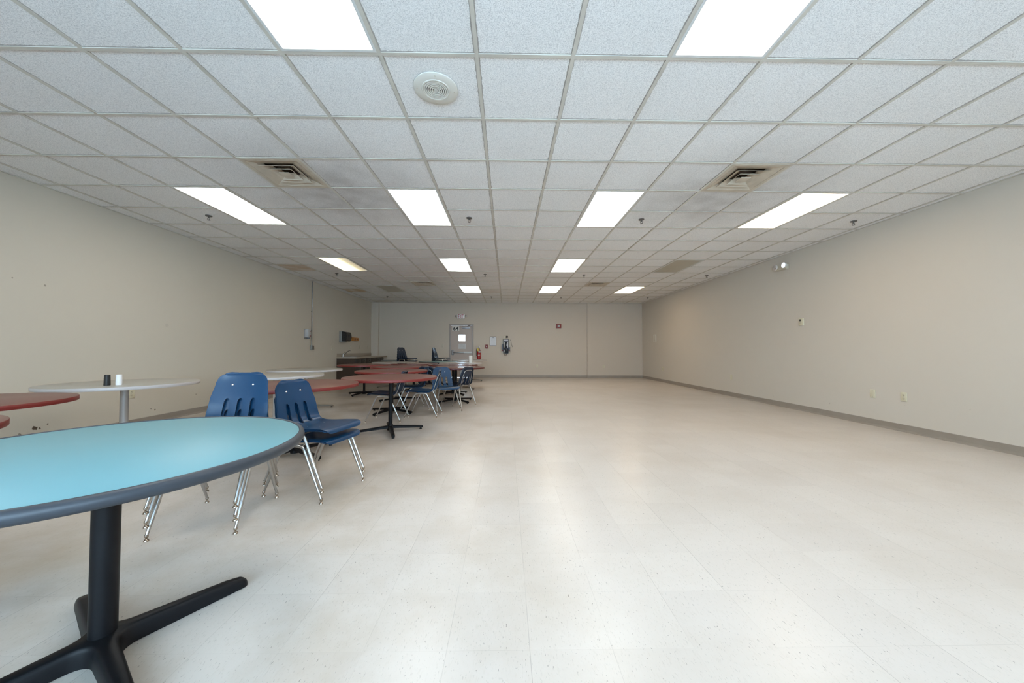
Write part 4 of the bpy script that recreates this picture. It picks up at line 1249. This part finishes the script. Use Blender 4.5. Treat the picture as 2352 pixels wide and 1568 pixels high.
# ------------------------------------------------------------------ sink counter along the left wall
def base_unit(k, y0, y1, label):
    t = thing('base_cabinet', label, 'cabinet', (XL, (y0 + y1) / 2, 0), pi / 2, 'dark base cabinets under the sink counter')
    w = (y1 - y0) / 2 - 0.001
    bm = B(); box(bm, -w, w, -0.58, -0.006, 0.10, 0.82); box(bm, -w, w, -0.52, -0.006, 0.0, 0.10)
    finish('body', bm, M['wood_dark'], t, smooth=0)
    n = 2
    for q in range(n):
        a, b_ = -w + 0.01 + q * w, -w + w - 0.005 + q * w
        bm = B(); box(bm, a, b_, -0.60, -0.58, 0.66, 0.80, 0.003); dr = finish('drawer', bm, M['cab_front'], t, smooth=30)
        bm = B(); lathe(bm, [(0.006, -0.60), (0.006, -0.615), (0.015, -0.622), (0.013, -0.632), (0, -0.634)], 14, ((a + b_) / 2, 0, 0.73), 'Y'); finish('knob', bm, M['black'], dr)
        bm = B(); box(bm, a, b_, -0.60, -0.58, 0.12, 0.645, 0.003); dd = finish('door', bm, M['cab_front'], t, smooth=30)
        hx = b_ - 0.04 if q == 0 else a + 0.04
        bm = B(); lathe(bm, [(0.006, -0.60), (0.006, -0.615), (0.015, -0.622), (0.013, -0.632), (0, -0.634)], 14, (hx, 0, 0.60), 'Y'); finish('knob', bm, M['black'], dd)
    return t
base_unit(0, 10.95, 11.77, 'dark brown base cabinet under the sink, nearest the camera')
base_unit(1, 11.77, 12.59, 'dark brown base cabinet under the counter, middle one')
base_unit(2, 12.59, 13.41, 'dark brown base cabinet under the counter, farthest one')
t = thing('countertop', 'tan laminate sink counter with low backsplash along the left wall', 'countertop', (XL, 12.31, 0.82), pi / 2)
bm = B()
y0l, y1l = 10.92 - 12.31, 13.69 - 12.31
sy0, sy1 = 11.05 - 12.31, 11.60 - 12.31
box(bm, y0l, sy0, -0.635, 0, 0.0, 0.04); box(bm, sy1, y1l, -0.635, 0, 0.0, 0.04)
box(bm, sy0, sy1, -0.635, -0.53, 0.0, 0.04); box(bm, sy0, sy1, -0.14, 0, 0.0, 0.04)
finish('worktop', bm, M['counter'], t, smooth=0)
bm = B(); box(bm, y0l, y1l, -0.02, 0, 0.04, 0.15, 0.003); finish('backsplash', bm, M['counter'], t, smooth=30)
bm = B(); a, b_, c_, e = sy0, sy1, -0.53, -0.14
loops = [((a - 0.012, b_ + 0.012, c_ - 0.012, e + 0.012), 0.0405), ((a - 0.010, b_ + 0.010, c_ - 0.010, e + 0.010), 0.046), ((a + 0.012, b_ - 0.012, c_ + 0.012, e - 0.012), 0.045), ((a + 0.03, b_ - 0.03, c_ + 0.03, e - 0.03), -0.0), ((a + 0.05, b_ - 0.05, c_ + 0.05, e - 0.05), 0.003)]
rings = [[bm.verts.new(p) for p in ((q[0], q[2], z), (q[1], q[2], z), (q[1], q[3], z), (q[0], q[3], z))] for q, z in loops]
for ra, rb in zip(rings, rings[1:]):
    for k in range(4): bm.faces.new((ra[k], ra[(k + 1) % 4], rb[(k + 1) % 4], rb[k]))
bm.faces.new(rings[-1]); finish('sink_basin', bm, M['alu'], t, smooth=30)
t = thing('faucet', 'chrome single lever faucet with slanted spout on the sink counter', 'faucet', (XL + 0.075, 11.22, 0.862), 0)
bm = B(); box(bm, -0.025, 0.025, -0.09, 0.09, -0.001, 0.012, 0.005); finish('base_plate', bm, M['polished'], t, smooth=40)
bm = B(); lathe(bm, [(0.024, 0.010), (0.022, 0.06), (0.018, 0.075), (0, 0.08)], 20); finish('body', bm, M['polished'], t, smooth=50)
bm = B(); tube(bm, catmull([(0.0, 0, 0.045), (0.06, 0, 0.10), (0.15, 0, 0.175), (0.20, 0, 0.205), (0.225, 0, 0.205), (0.235, 0, 0.19)], 5), [0.014] * 20 + [0.012] * 6, 12); finish('spout', bm, M['polished'], t, smooth=50)
bm = B(); tube(bm, [(0.0, 0, 0.075), (0.01, 0, 0.11), (0.055, 0, 0.165)], [0.012, 0.009, 0.007], 10); finish('lever', bm, M['polished'], t, smooth=50)

# ------------------------------------------------------------------ daylight
wd = bpy.data.worlds.new('sky'); S.world = wd; wd.use_nodes = True
bg = wd.node_tree.nodes['Background']
bg.inputs['Color'].default_value = (0.58, 0.80, 1.0, 1)
bg.inputs['Strength'].default_value = 9.0

# ------------------------------------------------------------------ camera
cam = bpy.data.cameras.new('camera'); co = bpy.data.objects.new('camera', cam); COL.objects.link(co)
F = 799.52
cam.sensor_width = 36; cam.sensor_fit = 'HORIZONTAL'; cam.lens = F / 2352 * 36
cam.clip_start = 0.02; cam.clip_end = 100
P_, Y_, R_ = 0.0240721, 0.0158272, 0.0024168
A = Matrix(((1, 0, 0), (0, 0, 1), (0, 1, 0))) @ Matrix(((cos(Y_), -sin(Y_), 0), (sin(Y_), cos(Y_), 0), (0, 0, 1)))
RP = Matrix(((1, 0, 0), (0, cos(P_), -sin(P_)), (0, sin(P_), cos(P_))))
RR = Matrix(((cos(R_), sin(R_), 0), (-sin(R_), cos(R_), 0), (0, 0, 1)))
W = RR @ RP @ A                        # rows: right, up, forward in world axes
mw = Matrix.Identity(4)
for r in range(3):
    mw[r][0], mw[r][1], mw[r][2] = W[0][r], W[1][r], -W[2][r]
mw.translation = (0, 0, 1.10)
co.matrix_world = mw
S.camera = co

S.view_settings.view_transform = 'Standard'
S.view_settings.look = 'None'
S.view_settings.gamma = 1
S.view_settings.use_curve_mapping = False
S.view_settings.exposure = 0.78
S.cycles.use_denoising = True
S.cycles.max_bounces = 10
S.cycles.diffuse_bounces = 6
S.cycles.use_adaptive_sampling = True
S.cycles.adaptive_threshold = 0.02
